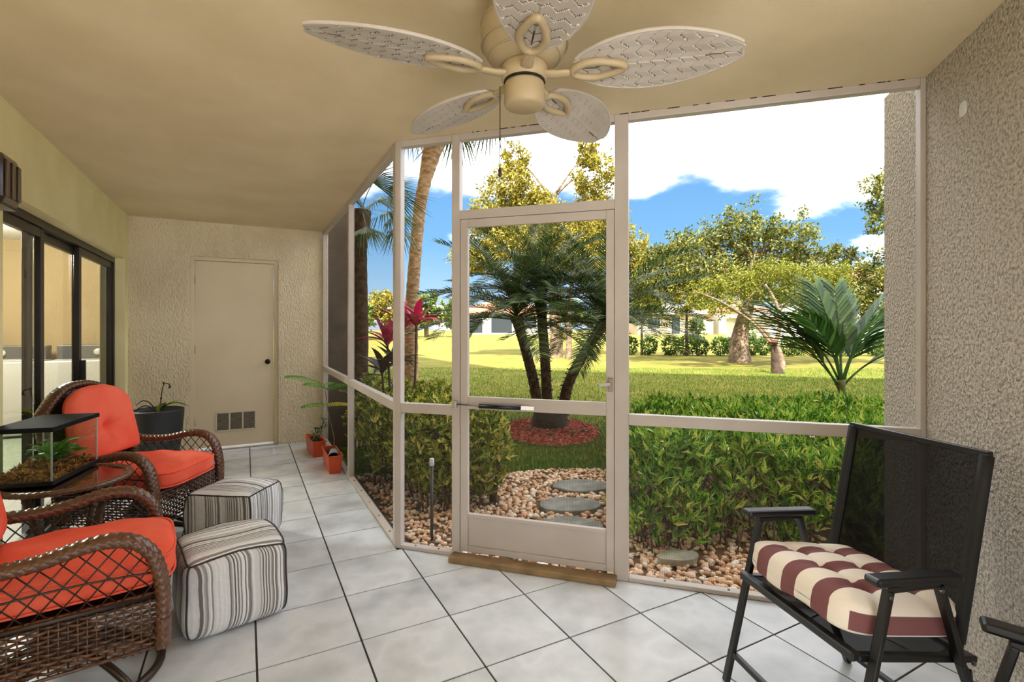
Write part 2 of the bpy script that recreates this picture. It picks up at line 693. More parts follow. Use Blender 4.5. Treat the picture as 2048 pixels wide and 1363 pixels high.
# right wall, perpendicular to the front screens, running on 45 cm outside
wr = struct('wall_right', (P0.x, P0.y, 0), -PI / 4, 'coarse grey-tan stucco side wall')
MB().bx(FRONT_L, FRONT_L + 0.16, -1.25, 0.46, -0.15, ZC + 0.1).build('wall_face', STUCCO_GREY, wr)
MB().rbox((0.01, 0.05, 0.06), 3, 6, c=(FRONT_L - 0.003, -0.30, 2.20)).build('plaster_patch', mat('patch', C(222, 222, 220), rough=0.8), wr, smooth=True)

tag(MB().bx(2.45, 2.6, -3.0, 0.85, -0.12, ZC).build('wall_light_block', STUCCO_GREY), 'unseen stucco wall added to block daylight from the right', None, None, 'structure')  # unseen wall added to keep daylight off the right side

# ------------------------------------------------------------------ screen walls
wf = struct('wall_front', (P0.x, P0.y, 0), -PI / 4, 'white framed front screen wall')


def frame_bar(parent, name, x0, x1, y0, y1, z0, z1, m=WHITE):
    return MB().bx(x0, x1, y0, y1, z0, z1).build(name, m, parent, bevel=0.003)


DP = 0.05                                        # frame depth
for a, b in ((0.0, 0.035), (0.371, 0.421), (1.311, 1.383), (2.672, FRONT_L)):
    frame_bar(wf, 'post', a, b, 0, DP, 0, ZC)
for a, b in ((0.035, 0.371), (1.383, 2.672)):
    frame_bar(wf, 'rail', a, b, 0, DP - 0.004, 0.825, 0.882)
    sl = frame_bar(wf, 'sill', a, b, 0, DP - 0.002, 0.0, 0.022)
    for k in range(2 if b < 1 else 4):
        x = a + (b - a) * (k + 0.6) / (2.2 if b < 1 else 4.2)
        MB().lathe([(0.006, 0), (0.006, 0.004), (0.003, 0.006)], 8, c=(x, 0.02, 0.022)).build('screw', STEEL, sl)
frame_bar(wf, 'rail', 0.421, 1.311, 0.002, DP - 0.004, 1.97, 2.022)
for a, b in ((0.035, 0.371), (0.421, 1.311), (1.383, 2.672)):
    frame_bar(wf, 'header', a, b, 0.0, DP - 0.003, 2.432, ZC)


def screen(parent, x0, x1, z0, z1, m, y=0.04):
    me = MB().add([(x0, y, z0), (x1, y, z0), (x1, y, z1), (x0, y, z1)], [(0, 1, 2, 3)])
    return me.build('screen', m, parent)


screen(wf, 0.035, 0.371, 0.022, 0.825, SCREEN_LOW)
screen(wf, 0.035, 0.371, 0.882, 2.432, SCREEN)
screen(wf, 1.383, 2.672, 0.022, 0.825, SCREEN_LOW)
screen(wf, 1.383, 2.672, 0.882, 2.432, SCREEN)
screen(wf, 0.421, 1.311, 2.022, 2.432, SCREEN)
# dark line of gaps where the header meets the plaster
CAULK = mat('caulk_gap', C(50, 36, 24), rough=0.95)
x = 0.5
while x < FRONT_L - 0.05:
    l = random.uniform(0.01, 0.07)
    MB().bx(x, x + l, -0.0025, 0.0, ZC - 0.004, ZC - 0.0005).build('gap_line', CAULK, wf)
    x += l + random.uniform(0.005, 0.09)

ww = struct('wall_wing', (XW, P0.y + 0.03, 0), PI / 2, 'white framed side screen wall')   # local x runs along the wing, local -y is outside
WL = YB - (P0.y + 0.03)
WM0, WM1 = 4.61 - (P0.y + .03), 4.66 - (P0.y + .03)
for a, b in ((-0.02, 0.03), (WM0, WM1), (WL - 0.05, WL)):
    frame_bar(ww, 'post', a, b, -DP, 0, 0, ZC)
for a, b in ((0.03, WM0), (WM1, WL - 0.05)):
    frame_bar(ww, 'rail', a, b, -DP + 0.004, 0, 0.825, 0.882)
    sl = frame_bar(ww, 'sill', a, b, -DP + 0.002, 0, 0, 0.022)
    for k in range(5):
        MB().lathe([(0.006, 0), (0.006, 0.004), (0.003, 0.006)], 8, c=(a + (b - a) * (k + 0.5) / 5, -0.02, 0.022)).build('screw', STEEL, sl)
    frame_bar(ww, 'header', a, b, -DP + 0.003, 0, 2.425, ZC)
    screen(ww, a, b, 0.022, 0.825, SCREEN_WING, y=-0.04)
    screen(ww, a, b, 0.882, 2.425, SCREEN_WING, y=-0.04)

# ------------------------------------------------------------------ screen door
dr = struct('door_1', (P0.x, P0.y, 0), -PI / 4, 'white aluminium screen door with kick panel')
D0, D1, DB, DT = 0.424, 1.308, 0.035, 1.968
for a, b in ((D0, D0 + 0.046), (D1 - 0.042, D1)):
    frame_bar(dr, 'stile', a, b, 0.004, 0.034, DB, DT)
A_, B_ = D0 + 0.046, D1 - 0.042
frame_bar(dr, 'top_rail', A_, B_, 0.006, 0.032, 1.92, DT)
frame_bar(dr, 'middle_rail', A_, B_, 0.006, 0.032, 0.866, 0.938)
frame_bar(dr, 'bottom_rail', A_, B_, 0.006, 0.032, DB, 0.07)
frame_bar(dr, 'kick_rail', A_, B_, 0.004, 0.032, 0.235, 0.258)
frame_bar(dr, 'kick_panel', A_, B_, 0.014, 0.026, 0.07, 0.235)
screen(dr, A_, B_, 0.258, 0.866, SCREEN_LOW, y=0.024)
screen(dr, A_, B_, 0.938, 1.92, SCREEN, y=0.024)
# latch
lt = MB().bx(1.278, 1.302, -0.012, 0.004, 1.00, 1.07).build('latch', mat('latch_grey', C(150, 140, 130), rough=0.4, metal=0.5), dr, bevel=0.002)
MB().bar((1.288, -0.016, 1.04), (1.232, -0.03, 1.034), 0.012, 0.016).build('lever', STEEL, lt)
# pneumatic closer
cl = MB().tube([(0.52, -0.03, 0.905), (0.70, -0.03, 0.898)], 0.0, 8)
closer = MB().tube([(0.555, -0.03, 0.892), (0.80, -0.024, 0.892)], 0.0135, 14).build('closer', BLACK, dr, smooth=True)
MB().tube([(0.40, -0.022, 0.895), (0.555, -0.03, 0.892)], 0.004, 8).build('piston_rod', STEEL, closer, smooth=True)
MB().bx(0.386, 0.412, -0.03, 0.0, 0.872, 0.912).build('jamb_bracket', mat('zinc', C(190, 186, 178), rough=0.35, metal=0.6), closer, bevel=0.002)
MB().bar((0.80, -0.024, 0.892), (0.868, 0.0, 0.888), 0.008, 0.022).build('door_bracket', mat('zinc', C(190, 186, 178)), closer)
th = MB().bx(0.385, 1.325, -0.085, 0.0, 0.0, 0.032).build('trim_1', THRESH, None, bevel=0.006)
th.location = (P0.x, P0.y, 0)
th.rotation_euler = (0, 0, -PI / 4)
tag(th, 'worn tan wooden threshold under the screen door', None, None, 'structure')

# ------------------------------------------------------------------ storage door
d2 = struct('door_2', (0, YB, 0), 0, 'flat beige storage door with vent grille')
for a, b in ((DX0, -0.484), (0.288, DX1)):
    MB().bx(a, b, 0.04, 0.15, 0, DZ).build('jamb', DOORP, d2, bevel=0.003)
MB().bx(-0.484, 0.288, 0.04, 0.15, 2.062, DZ).build('door_head', DOORP, d2, bevel=0.003)
MB().bx(-0.478, 0.282, 0.052, 0.09, 0.03, 2.056).build('door_leaf', DOORP, d2, bevel=0.002)
MB().bx(DX0, DX1, 0.02, 0.15, -0.01, 0.012).build('threshold', mat('door_sill_white', C(214, 208, 198), rough=0.5), d2, bevel=0.002)
kn = MB()
kn.v = []
prof = [(0.001, 0.0), (0.028, 0.0), (0.028, 0.006), (0.012, 0.010), (0.011, 0.022), (0.024, 0.032), (0.027, 0.045), (0.020, 0.056), (0.001, 0.059)]
kn.lathe(prof, 20)
kn.build('knob', mat('dark_bronze', C(48, 38, 30), rough=0.3, metal=0.8), d2, smooth=True, loc=(0.222, 0.052, 0.948), rot=(PI / 2, 0, 0))
for z in (0.32, 1.10, 1.85):
    MB().tube([(-0.482, 0.044, z - 0.045), (-0.482, 0.044, z + 0.045)], 0.007, 8).build('hinge', mat('hinge_tan', C(196, 180, 150), rough=0.4, metal=0.4), d2, smooth=True)
VX0, VX1, VZ0, VZ1 = -0.284, 0.10, 0.20, 0.40
vt = MB().bx(VX0, VX1, 0.050, 0.0515, VZ0, VZ1).build('vent', mat('vent_mesh', C(128, 118, 100), C(96, 88, 74), rough=0.7, scale=25, stretch=(1, 1, 6)), d2)
VF = mat('vent_frame', C(216, 204, 180), rough=0.5)
w3 = (VX1 - VX0) / 3
for k in range(4):
    x = VX0 + k * w3
    MB().bx(x - 0.008, x + 0.008, 0.045, 0.052, VZ0, VZ1).build('vent_bar', VF, vt)
for z in (VZ0, VZ1):
    MB().bx(VX0 - .008, VX1 + .008, 0.045, 0.052, z - 0.008, z + 0.008).build('vent_bar', VF, vt)
for k in range(3):
    for q in range(9):
        z = VZ0 + 0.016 + q * (VZ1 - VZ0 - 0.032) / 8
        MB().bx(VX0 + k * w3 + 0.008, VX0 + (k + 1) * w3 - 0.008, 0.0468, 0.050, z - 0.006, z + 0.004).build('slat', MATS['vent_mesh'], vt)

# ------------------------------------------------------------------ sliding glass door and the room behind it
sd = struct('door_3', (XL - 0.075, 0, 0), 0, 'dark bronze framed sliding glass door')


def sbar(name, y0, y1, z0, z1, x0=-0.09, x1=-0.02, m=BROWN, p=sd):
    return MB().bx(x0, x1, y0, y1, z0, z1).build(name, m, p, bevel=0.003)


sbar('frame_head', SY0, SY1, SZ - 0.05, SZ, -0.11, -0.005)
sbar('frame_jamb', SY1 - 0.05, SY1, 0, SZ - 0.05, -0.11, -0.005)
sbar('frame_jamb', SY0, SY0 + 0.05, 0, SZ - 0.05, -0.11, -0.005)
sbar('frame_track', SY0, SY1, -0.005, 0.03, -0.11, -0.005)
for (a, b, xa, xb) in ((SY0 + 0.05, 4.29, -0.055, -0.02), (4.15, 5.22, -0.09, -0.055), (5.06, SY1 - 0.05, -0.055, -0.02)):
    pn = sbar('door_panel', a, a + 0.065, 0.03, SZ - 0.05, xa, xb)
    sbar('stile', b - 0.065, b, 0.03, SZ - 0.05, xa, xb, p=pn)
    sbar('panel_rail', a + .065, b - .065, 0.03, 0.10, xa, xb, p=pn)
    sbar('panel_rail', a + .065, b - .065, SZ - 0.11, SZ - 0.05, xa, xb, p=pn)
    xm = (xa + xb) / 2
    MB().bx(xm - 0.003, xm + 0.003, a + .065, b - .065, 0.10, SZ - 0.11).build('pane', GLASS, pn)
hd = sbar('pull_handle', 5.08, 5.115, 0.86, 1.08, -0.02, 0.012, BLACK)
# room
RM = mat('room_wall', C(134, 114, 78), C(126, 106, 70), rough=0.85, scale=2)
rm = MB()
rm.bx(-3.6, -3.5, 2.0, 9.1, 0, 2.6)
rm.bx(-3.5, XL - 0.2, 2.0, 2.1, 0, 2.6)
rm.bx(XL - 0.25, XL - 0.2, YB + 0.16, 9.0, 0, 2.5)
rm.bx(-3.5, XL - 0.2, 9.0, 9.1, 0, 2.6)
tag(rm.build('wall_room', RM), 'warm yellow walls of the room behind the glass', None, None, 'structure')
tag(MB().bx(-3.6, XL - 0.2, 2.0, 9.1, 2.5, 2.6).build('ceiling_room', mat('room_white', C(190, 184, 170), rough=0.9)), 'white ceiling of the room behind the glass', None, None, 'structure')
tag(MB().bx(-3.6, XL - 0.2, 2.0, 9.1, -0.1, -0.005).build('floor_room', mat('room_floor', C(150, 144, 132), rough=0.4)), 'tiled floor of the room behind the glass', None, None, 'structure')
rl = bpy.data.lights.new('room_fill_lamp', 'POINT')  # added unseen lamp; lights the room and fills the porch
rl.energy = 175
rl.color = (1.0, 0.95, 0.88)
rl.shadow_soft_size = 0.3
rlo = bpy.data.objects.new('room_fill_lamp', rl)
COL.objects.link(rlo)
rlo.location = (-2.5, 7.0, 2.3)
WM = mat('appliance_white', C(150, 147, 138), rough=0.35)
wm = thing('washing_machine', 'white washing machine with grey console behind the sliding glass', 'appliance', (-2.62, 8.5, 0))
MB().bx(-0.34, 0.34, -0.33, 0.33, 0.02, 0.92).build('body', WM, wm, bevel=0.015)
MB().bx(-0.33, 0.33, 0.12, 0.33, 0.92, 1.10).build('console', mat('console_grey', C(60, 58, 54), rough=0.4), wm, bevel=0.01)
MB().lathe([(0.045, 0), (0.045, 0.02), (0.03, 0.03)], 20).build('knob', WM, wm, smooth=True, loc=(-0.1, 0.118, 1.01), rot=(PI / 2, 0, 0))
MB().bx(-0.29, 0.29, -0.30, 0.10, 0.92, 0.935).build('lid', WM, wm, bevel=0.006)
dy = thing('clothes_dryer', 'white clothes dryer with grey console beside the washing machine', 'appliance', (-1.86, 8.5, 0))
MB().bx(-0.34, 0.34, -0.33, 0.33, 0.02, 0.92).build('body', WM, dy, bevel=0.015)
MB().bx(-0.33, 0.33, 0.12, 0.33, 0.92, 1.10).build('console', MATS['console_grey'], dy, bevel=0.01)
MB().lathe([(0.045, 0), (0.045, 0.02), (0.03, 0.03)], 20).build('knob', WM, dy, smooth=True, loc=(0.1, 0.118, 1.01), rot=(PI / 2, 0, 0))
ib = thing('reflection_board', 'cream board standing in for a faint reflection in the sliding glass', 'ironing board', (-1.62, 4.75, 0), 0.5)  # made-up board built for a faint reflection in the glass
MB().rbox((0.03, 0.24, 1.0), 5, 8, c=(0, 0, 0.52)).build('board', mat('board_cream', C(180, 172, 146), rough=0.8), ib, smooth=True)
MB().tube([(0.03, -0.06, 0.02), (0.03, 0.06, 0.9)], 0.01, 8).build('leg', STEEL, ib, smooth=True)
MB().tube([(0.03, 0.06, 0.02), (0.03, -0.06, 0.9)], 0.01, 8).build('leg', STEEL, ib, smooth=True)

# wall lantern
AMB = mat('amber_brown', C(66, 36, 12), C(44, 22, 8), rough=0.22, scale=4, coat=0.6)
ln = thing('wall_lantern', 'dark brown boxy wall lantern above the sliding door', 'lamp', (XL, 2.84, 1.85))
MB().box((0.012, 0, 0.10), (0.024, 0.12, 0.20)).build('backplate', BROWN, ln, bevel=0.004)
MB().box((0.11, 0, 0.10), (0.165, 0.20, 0.215)).build('shade', AMB, ln, bevel=0.03)
MB().box((0.11, 0, -0.004), (0.15, 0.185, 0.012)).build('rim', BROWN, ln, bevel=0.004)
for dy_ in (-0.06, 0.0, 0.06):
    MB().box((0.195, dy_, 0.10), (0.008, 0.03, 0.15)).build('rib', AMB, ln, bevel=0.002)
#@@FURNITURE
# ------------------------------------------------------------------ ceiling fan
FANM = mat('fan_cream', C(184, 166, 132), C(176, 156, 122), rough=0.45, scale=4)
BLADE = mat('blade_white', C(196, 187, 177), C(184, 174, 163), rough=0.5, scale=6)
BLADEG = mat('blade_groove', C(86, 74, 60), rough=0.7)
fan = thing('ceiling_fan', 'cream ceiling fan with five white woven leaf blades', 'ceiling fan', (0.843, 1.502, 0))
ZB = 2.205
MB().lathe([(0.10, 2.47), (0.12, 2.45), (0.125, 2.41), (0.12, 2.40)][::-1], 40).build('canopy', FANM, fan, smooth=True)
MB().lathe([(0.085, 2.235), (0.105, 2.245), (0.135, 2.275), (0.147, 2.305), (0.150, 2.34), (0.147, 2.37), (0.130, 2.395), (0.118, 2.402)], 48).build('motor_housing', FANM, fan, smooth=True)
for z, r in ((2.30, 0.1475), (2.262, 0.123), (2.372, 0.1475)):
    MB().tube([(r * math.cos(2 * PI * k / 48), r * math.sin(2 * PI * k / 48), z) for k in range(48)], 0.003, 6, closed=True).build('housing_ring', FANM, fan, smooth=True)
MB().lathe([(0.066, 2.178), (0.078, 2.185), (0.08, 2.225), (0.072, 2.238)], 32).build('flywheel', FANM, fan, smooth=True)
MB().lathe([(0.071, 2.174), (0.071, 2.181)], 32).build('gap_ring', BLACK, fan)
MB().lathe([(0.0, 2.090), (0.055, 2.091), (0.066, 2.096), (0.0695, 2.104), (0.0695, 2.165), (0.066, 2.174)], 40).build('switch_housing', FANM, fan, smooth=True)
MB().lathe([(0.006, 2.088), (0.006, 2.091)], 10).build('screw', FANM, fan)

R0, R1, HWID = 0.170, 0.698, 0.130


def hw(u):
    return HWID * max(0.0, math.sin(PI * (0.045 + 0.925 * u ** 0.92))) ** 0.66


def zig(l, q):
    tri = abs(((q / 0.052) % 1.0) * 2 - 1)
    return ((l + tri * 0.024) / 0.044) % 1.0


bl = MB()
NU, NV = 190, 60


def bfn(u, v):
    h = hw(u)
    w = (2 * v - 1)
    q = w * h
    l = u * (R1 - R0)
    ph = zig(l, abs(q) + 0.004)
    edge = max(0.0, 1 - (1 - abs(w)) * h / 0.006)
    e = -0.0035 * (ph if ph > 0.09 else 0.0) * (1 - min(1, edge)) - 0.0012
    if abs(q) < 0.0022:
        e = 0.0012
    return (R0 + l, q, e)


bl.grid(bfn, NU, NV, mif=lambda u, v: 1 if (zig(u * (R1 - R0), abs((2 * v - 1) * hw(u)) + 0.004) < 0.065 or abs((2 * v - 1) * hw(u)) < 0.0016) and (1 - abs(2 * v - 1)) * hw(u) > 0.012 else 0)
bl.f = [q[::-1] for q in bl.f]
bl.grid(lambda u, v: (R0 + u * (R1 - R0), (2 * v - 1) * hw(u), 0.006), 40, 6)
rim = [(R0 + u * (R1 - R0), hw(u), 0.002) for u in np.linspace(0, 1, 50)] + [(R0 + u * (R1 - R0), -hw(u), 0.002) for u in np.linspace(1, 0, 50)[1:-1]]
bl.tube(rim, 0.0058, 8, closed=True)
blade_me = bl.mesh('blade', [BLADE, BLADEG], smooth=False)
br = MB()
tear = []
for k in range(36):
    th = 2 * PI * k / 36
    x = 0.165 + 0.080 + 0.080 * math.cos(th) * (1 if math.cos(th) < 0 else 1.12)
    y = 0.040 * math.sin(th) * (1 - 0.42 * max(0, math.cos(th)))
    tear.append((x, y, -0.010))
br.tube(tear, 0.0125, 10, closed=True, flat=(1, 1), up=(0, 0, 1))
br.tube(catmull([(0.06, 0, -0.006), (0.11, 0, -0.012), (0.15, 0, -0.012), (0.175, 0, -0.010)], 5), [0.022] * 5 + [0.019] * 5 + [0.016] * 6, 10, up=(0, 0, 1), flat=(0.5, 1))
brk_me = br.mesh('blade_bracket', FANM)
for k in range(5):
    a = math.radians(31.25 + 72 * k)
    for me, nm in ((blade_me, 'blade'), (brk_me, 'blade_bracket')):
        o = bpy.data.objects.new(nm, me)
        COL.objects.link(o)
        o.parent = fan
        o.location = (0, 0, ZB)
        o.rotation_euler = Matrix.Rotation(a, 3, 'Z').to_4x4().__matmul__(Matrix.Rotation(math.radians(-11 if nm == 'blade' else -8), 4, 'X')).to_euler()
cp = Vector((-0.074, 0.039, 0))
ch = MB()
ch.tube([cp + Vector((0, 0, 2.165)), cp + Vector((0, 0, 1.885))], 0.0016, 6)
for k in range(46):
    ch.lathe([(0.0004, -0.0024), (0.0024, 0), (0.0004, 0.0024)], 6, c=(cp.x, cp.y, 2.163 - k * 0.006))
pc = ch.build('pull_chain', mat('chain_bronze', C(84, 70, 52), rough=0.4, metal=0.7), fan)
MB().lathe([(0.002, 1.888), (0.0055, 1.882), (0.0065, 1.865), (0.005, 1.855)][::-1], 10, c=(cp.x, cp.y, 0)).build('pull_knob', mat('knob_brown', C(60, 44, 30), rough=0.5), pc, smooth=True)

# ------------------------------------------------------------------ wicker swivel rockers
WICK = mat('wicker_brown', C(112, 70, 44), C(64, 38, 25), rough=0.32, scale=60, bump=0.3, bscale=200, bdist=0.003, coat=0.35, island=0.4)
WICKD = mat('wicker_dark', C(62, 42, 32), C(40, 28, 22), rough=0.4, scale=40)
STEELB = mat('brown_steel', C(70, 50, 38), C(56, 40, 30), rough=0.35, scale=4, metal=0.3)
CORAL = mat('coral_cloth', C(252, 116, 90), C(246, 98, 72), rough=0.85, scale=5, bump=0.35, bscale=7, bdist=0.03, spec=0.2)


def wov(mb, path, w, h, ncirc=26, up=(0, 0, 1), pitch=0.013, mi=0):
    """woven roll: a tube of flat strands going over and under along its length"""
    P = [Vector(p) for p in path]
    L = [0]
    for i in range(1, len(P)):
        L.append(L[-1] + (P[i] - P[i - 1]).length)
    n = int(L[-1] / (pitch / 3))
    out = []
    j = 0
    for k in range(n + 1):
        s = L[-1] * k / n
        while j < len(L) - 2 and L[j + 1] < s:
            j += 1
        t = (s - L[j]) / max(1e-9, L[j + 1] - L[j])
        out.append(P[j].lerp(P[j + 1], t))

    def rf(i, k):
        strand = k // 2
        ph = (i / 6.0 + 0.5 * (strand % 2)) * 2 * PI
        return 1.0 + 0.085 * math.sin(ph) - (0.07 if k % 2 else 0)
    mb.tube(out, 1.0, ncirc, flat=(h, w), up=up, rfun=rf, mi=mi)


ARM = catmull([(-0.34, 0, 0.63), (-0.22, 0, 0.585), (-0.05, 0, 0.585), (0.10, 0, 0.615), (0.20, 0, 0.605), (0.265, 0, 0.545), (0.295, 0, 0.44), (0.30, 0, 0.33), (0.298, 0, 0.21)], 8)


def arm_z(x):
    best = None
    for p, q in zip(ARM[:-1], ARM[1:]):
        if min(p.x, q.x) <= x <= max(p.x, q.x) and abs(q.x - p.x) > 1e-6:
            z = p.z + (q.z - p.z) * (x - p.x) / (q.x - p.x)
            best = z if best is None else max(best, z)
    return best if best is not None else 0.2


def make_rocker(label, loc, rz, group):
    t = thing('wicker_rocker', label, 'chair', loc, rz, group)
    HY = 0.295
    for sg in (-1, 1):
        m = MB()
        wov(m, [(p.x, sg * (HY + 0.02 * math.sin((p.x + .3) * 3)), p.z) for p in ARM], 0.036, 0.024, up=(0, 0, 1))
        m.build('armrest', WICK, t, smooth=True)
        # crossed strands under the arm
        lat = MB()
        z0 = 0.385
        for fam in (-1, 1):
            for k in range(-14, 15):
                c = k * 0.058
                run = []
                for q in range(80):
                    z = z0 + q * 0.003
                    x = c + fam * (z - z0) * 0.85
                    if -0.30 < x < 0.285 and z < arm_z(x) - 0.015:
                        run.append((x, sg * (HY + fam * 0.002), z))
                if len(run) > 4:
                    lat.tube([run[0], run[len(run) // 2], run[-1]], 0.0026, 5)
        lat.tube([(x, sg * HY, 0.462 + 0.02 * math.sin((x + .3) * 5)) for x in np.linspace(-0.30, 0.285, 14)], 0.004, 6)
        lat.tube([(x, sg * HY, 0.385) for x in (-0.30, 0.29)], 0.009, 6)
        tag(lat.build('lattice', WICKD, t, smooth=True), kind='stuff')
    # woven apron: flat strands over and under upright stakes, on four sides
    corners = [(-0.30, -0.29), (0.285, -0.29), (0.30, 0.0), (0.285, 0.29), (-0.30, 0.29)]
    for si, (a, b) in enumerate(((0, 1), (1, 2), (2, 3), (3, 4), (4, 0))):
        A, B = Vector(corners[a] + (0,)), Vector(corners[b] + (0,))
        D = (B - A)
        n = D.length
        D.normalize()
        nrm = Vector((D.y, -D.x, 0))
        ap = MB()
        zb = lambda s: 0.205 + 0.012 * math.sin(s * 9)
        rows = 12
        ns = max(4, int(n / 0.024))
        for r in range(rows):
            pts = []
            for k in range(ns * 4 + 1):
                s = n * k / (ns * 4)
                z = zb(s) + 0.006 + r * (0.375 - zb(s)) / (rows - 1)
                off = 0.0052 * math.cos(PI * k / 4 + PI * (r % 2))
                p = A + D * s + nrm * off
                pts.append((p.x, p.y, z))
            ap.tube(pts, 1.0, 6, flat=(0.0056, 0.0022), up=(0, 0, 1))
        for k in range(ns + 1):
            s = n * k / ns
            p = A + D * s
            ap.tube([(p.x, p.y, zb(s) - 0.004), (p.x, p.y, 0.385)], 0.0028, 5)
        wov(ap, [A + Vector((0, 0, 0.388)), B + Vector((0, 0, 0.388))], 0.009, 0.009, ncirc=8)
        ap.tube([A + Vector((0, 0, 0.2)), B + Vector((0, 0, 0.2))], 0.006, 6)
        tag(ap.build('woven_apron', WICK, t, smooth=True), kind='stuff')
    MB().prism([(-0.29, -0.28), (0.275, -0.28), (0.29, 0), (0.275, 0.28), (-0.29, 0.28)], 0.36, 0.378).build('seat_deck', WICKD, t)
    # back: arched woven rim and a woven panel

    def bk(u, v):
        """u across -1..1, v up 0..1"""
        w = 0.30 - 0.02 * v
        zt = 0.40 + v * (0.585 - 0.16 * abs(u) ** 2.4)
        x = -0.285 - 0.09 * v ** 1.15 - 0.025 * (1 - u * u)
        return Vector((x, u * w, zt))
    pan = MB()
    nu, nv = 60, 60

    def pf(a, b):
        p = bk(2 * a - 1, b * 0.97)
        i, j = round(a * nu), round(b * nv)
        return (p.x + 0.004 * math.sin(i * PI / 2 + PI * (j // 2 % 2)), p.y, p.z)
    pan.grid(pf, nu, nv)
    pan.build('back_panel', WICKD, t, smooth=True)
    m = MB()
    path = [bk(-1, v) for v in np.linspace(0, 0.92, 8)] + [bk(u, 1.0) for u in np.linspace(-0.97, 0.97, 17)] + [bk(1, v) for v in np.linspace(0.92, 0, 8)]
    wov(m, catmull(path, 4), 0.022, 0.042, up=(1, 0, 0.12))
    m.build('back_rim', WICK, t, smooth=True)
    # steel swivel base
    MB().tube([(0.30 * math.cos(2 * PI * k / 40), 0.27 * math.sin(2 * PI * k / 40), 0.016) for k in range(40)], 0.016, 10, closed=True).build('base_ring', STEELB, t, smooth=True)
    for k in range(4):
        a = PI / 4 + k * PI / 2
        ca, sa = math.cos(a), math.sin(a)
        MB().tube(catmull([(0.285 * ca * 1.02, 0.265 * sa, 0.016), (0.25 * ca, 0.24 * sa, 0.06), (0.15 * ca, 0.15 * sa, 0.12), (0.04 * ca, 0.04 * sa, 0.14)], 5), 0.014, 8).build('base_leg', STEELB, t, smooth=True)
    MB().lathe([(0.05, 0.11), (0.055, 0.16), (0.09, 0.165), (0.09, 0.20), (0.03, 0.30), (0.03, 0.362)], 20).build('swivel_hub', STEELB, t, smooth=True)
    for y in (-0.1, 0.1):
        MB().bar((-0.27, y, 0.33), (0.27, y, 0.33), 0.03, 0.05).build('spring_bar', STEELB, t)
    return t


def seat_cushion(label, loc, rz):
    c = thing('seat_cushion', label, 'cushion', loc, rz, 'coral rocker cushions')

    def fn(w, x):
        px, py, pz = x
        r = max(0, 1 - (w[0] ** 2 + w[1] ** 2) * 0.5)
        pz += 0.022 * r * (1 if pz > 0 else 0.1)
        pz += 0.004 * math.sin(px * 31 + py * 17) * (pz > 0)
        px *= 1 - 0.04 * abs(w[1]) ** 3
        return (px, py, pz)
    MB().rbox((0.60, 0.535, 0.115), 5, 16, c=(0.045, 0, 0.0575), fn=fn).build('cover', CORAL, c, smooth=True, weld=True)
    for z in (0.018, 0.098):
        loop = []
        for k in range(64):
            th = 2 * PI * k / 64
            q = (math.cos(th), math.sin(th))
            kk = (abs(q[0]) ** 5 + abs(q[1]) ** 5) ** -0.2
            loop.append((0.045 + q[0] * kk * 0.298, q[1] * kk * 0.266, z))
        MB().tube(loop, 0.0045, 6, closed=True).build('piping', CORAL, c, smooth=True)
    return c


def back_cushion(label, loc, rz):
    c = thing('back_cushion', label, 'cushion', loc, rz, 'coral rocker cushions')
    tufts = [(-0.0, 0.20)]

    def pt(u, v, side):
        w = 0.262 * (1 - 0.10 * v) * (1 - max(0, (v - 0.70) / 0.30) ** 2.6 * 0.36)
        y = u * w
        z = 0.02 + v * 0.435 * (1 - 0.07 * abs(u) ** 3)
        edge = max(0, 1 - abs(u) ** 5) * max(0, 1 - abs(2 * v - 1) ** 6)
        th = 0.052 * edge ** 0.5
        if side > 0:
            for ty, tz in tufts:
                dd = math.hypot(y - ty, (z - tz))
                th -= 0.038 * math.exp(-(dd / 0.035) ** 2)
                th -= 0.014 * math.exp(-((y - ty - 0.25 * (z - tz)) / 0.008) ** 2) * math.exp(-((z - tz) / 0.09) ** 2)
                th -= 0.012 * math.exp(-((z - tz - 0.2 * (y - ty)) / 0.008) ** 2) * math.exp(-((y - ty) / 0.11) ** 2)
                th -= 0.012 * math.exp(-(dd / 0.10) ** 2)
            th -= 0.006 * math.exp(-((y) / 0.012) ** 2) * edge
        x = 0.055 + side * th
        lean = -0.10 * (z / 0.5) ** 1.1
        return (x + lean, y, z)
    m = MB()
    m.grid(lambda a, b: pt(2 * a - 1, b, 1), 40, 44)
    m.grid(lambda a, b: pt(2 * (1 - a) - 1, b, -1), 40, 44)
    m.build('cover', CORAL, c, smooth=True)
    for ty, tz in tufts:
        v = (tz - 0.02) / 0.435
        w = 0.262 * (1 - 0.10 * v)
        p = pt(ty / w, v, 1)
        MB().rbox((0.014, 0.026, 0.026), 2.2, 6, c=(p[0] + 0.003, p[1], p[2])).build('button', CORAL, c, smooth=True)
    return c


C1, A1 = (-0.60, 2.44, 0), math.radians(8)
C2, A2 = (-0.57, 3.86, 0), math.radians(-28)
make_rocker('brown wicker swivel rocker partly cut off by the left picture edge', C1, A1, 'wicker rockers')
make_rocker('brown wicker swivel rocker with its arched back beside the sliding door', C2, A2, 'wicker rockers')
for (c, a, s1, s2) in ((C1, A1, 'coral seat cushion on the nearer wicker rocker with striped pouf at its front', 'coral back cushion on the wicker rocker cut by the left picture edge'),
                       (C2, A2, 'coral seat cushion on the rocker in front of the black planter', 'coral tufted back cushion showing its button beside the sliding door')):
    seat_cushion(s1, (c[0], c[1], 0.395), a)
    back_cushion(s2, (c[0] - 0.265 * math.cos(a), c[1] - 0.265 * math.sin(a), 0.525), a)

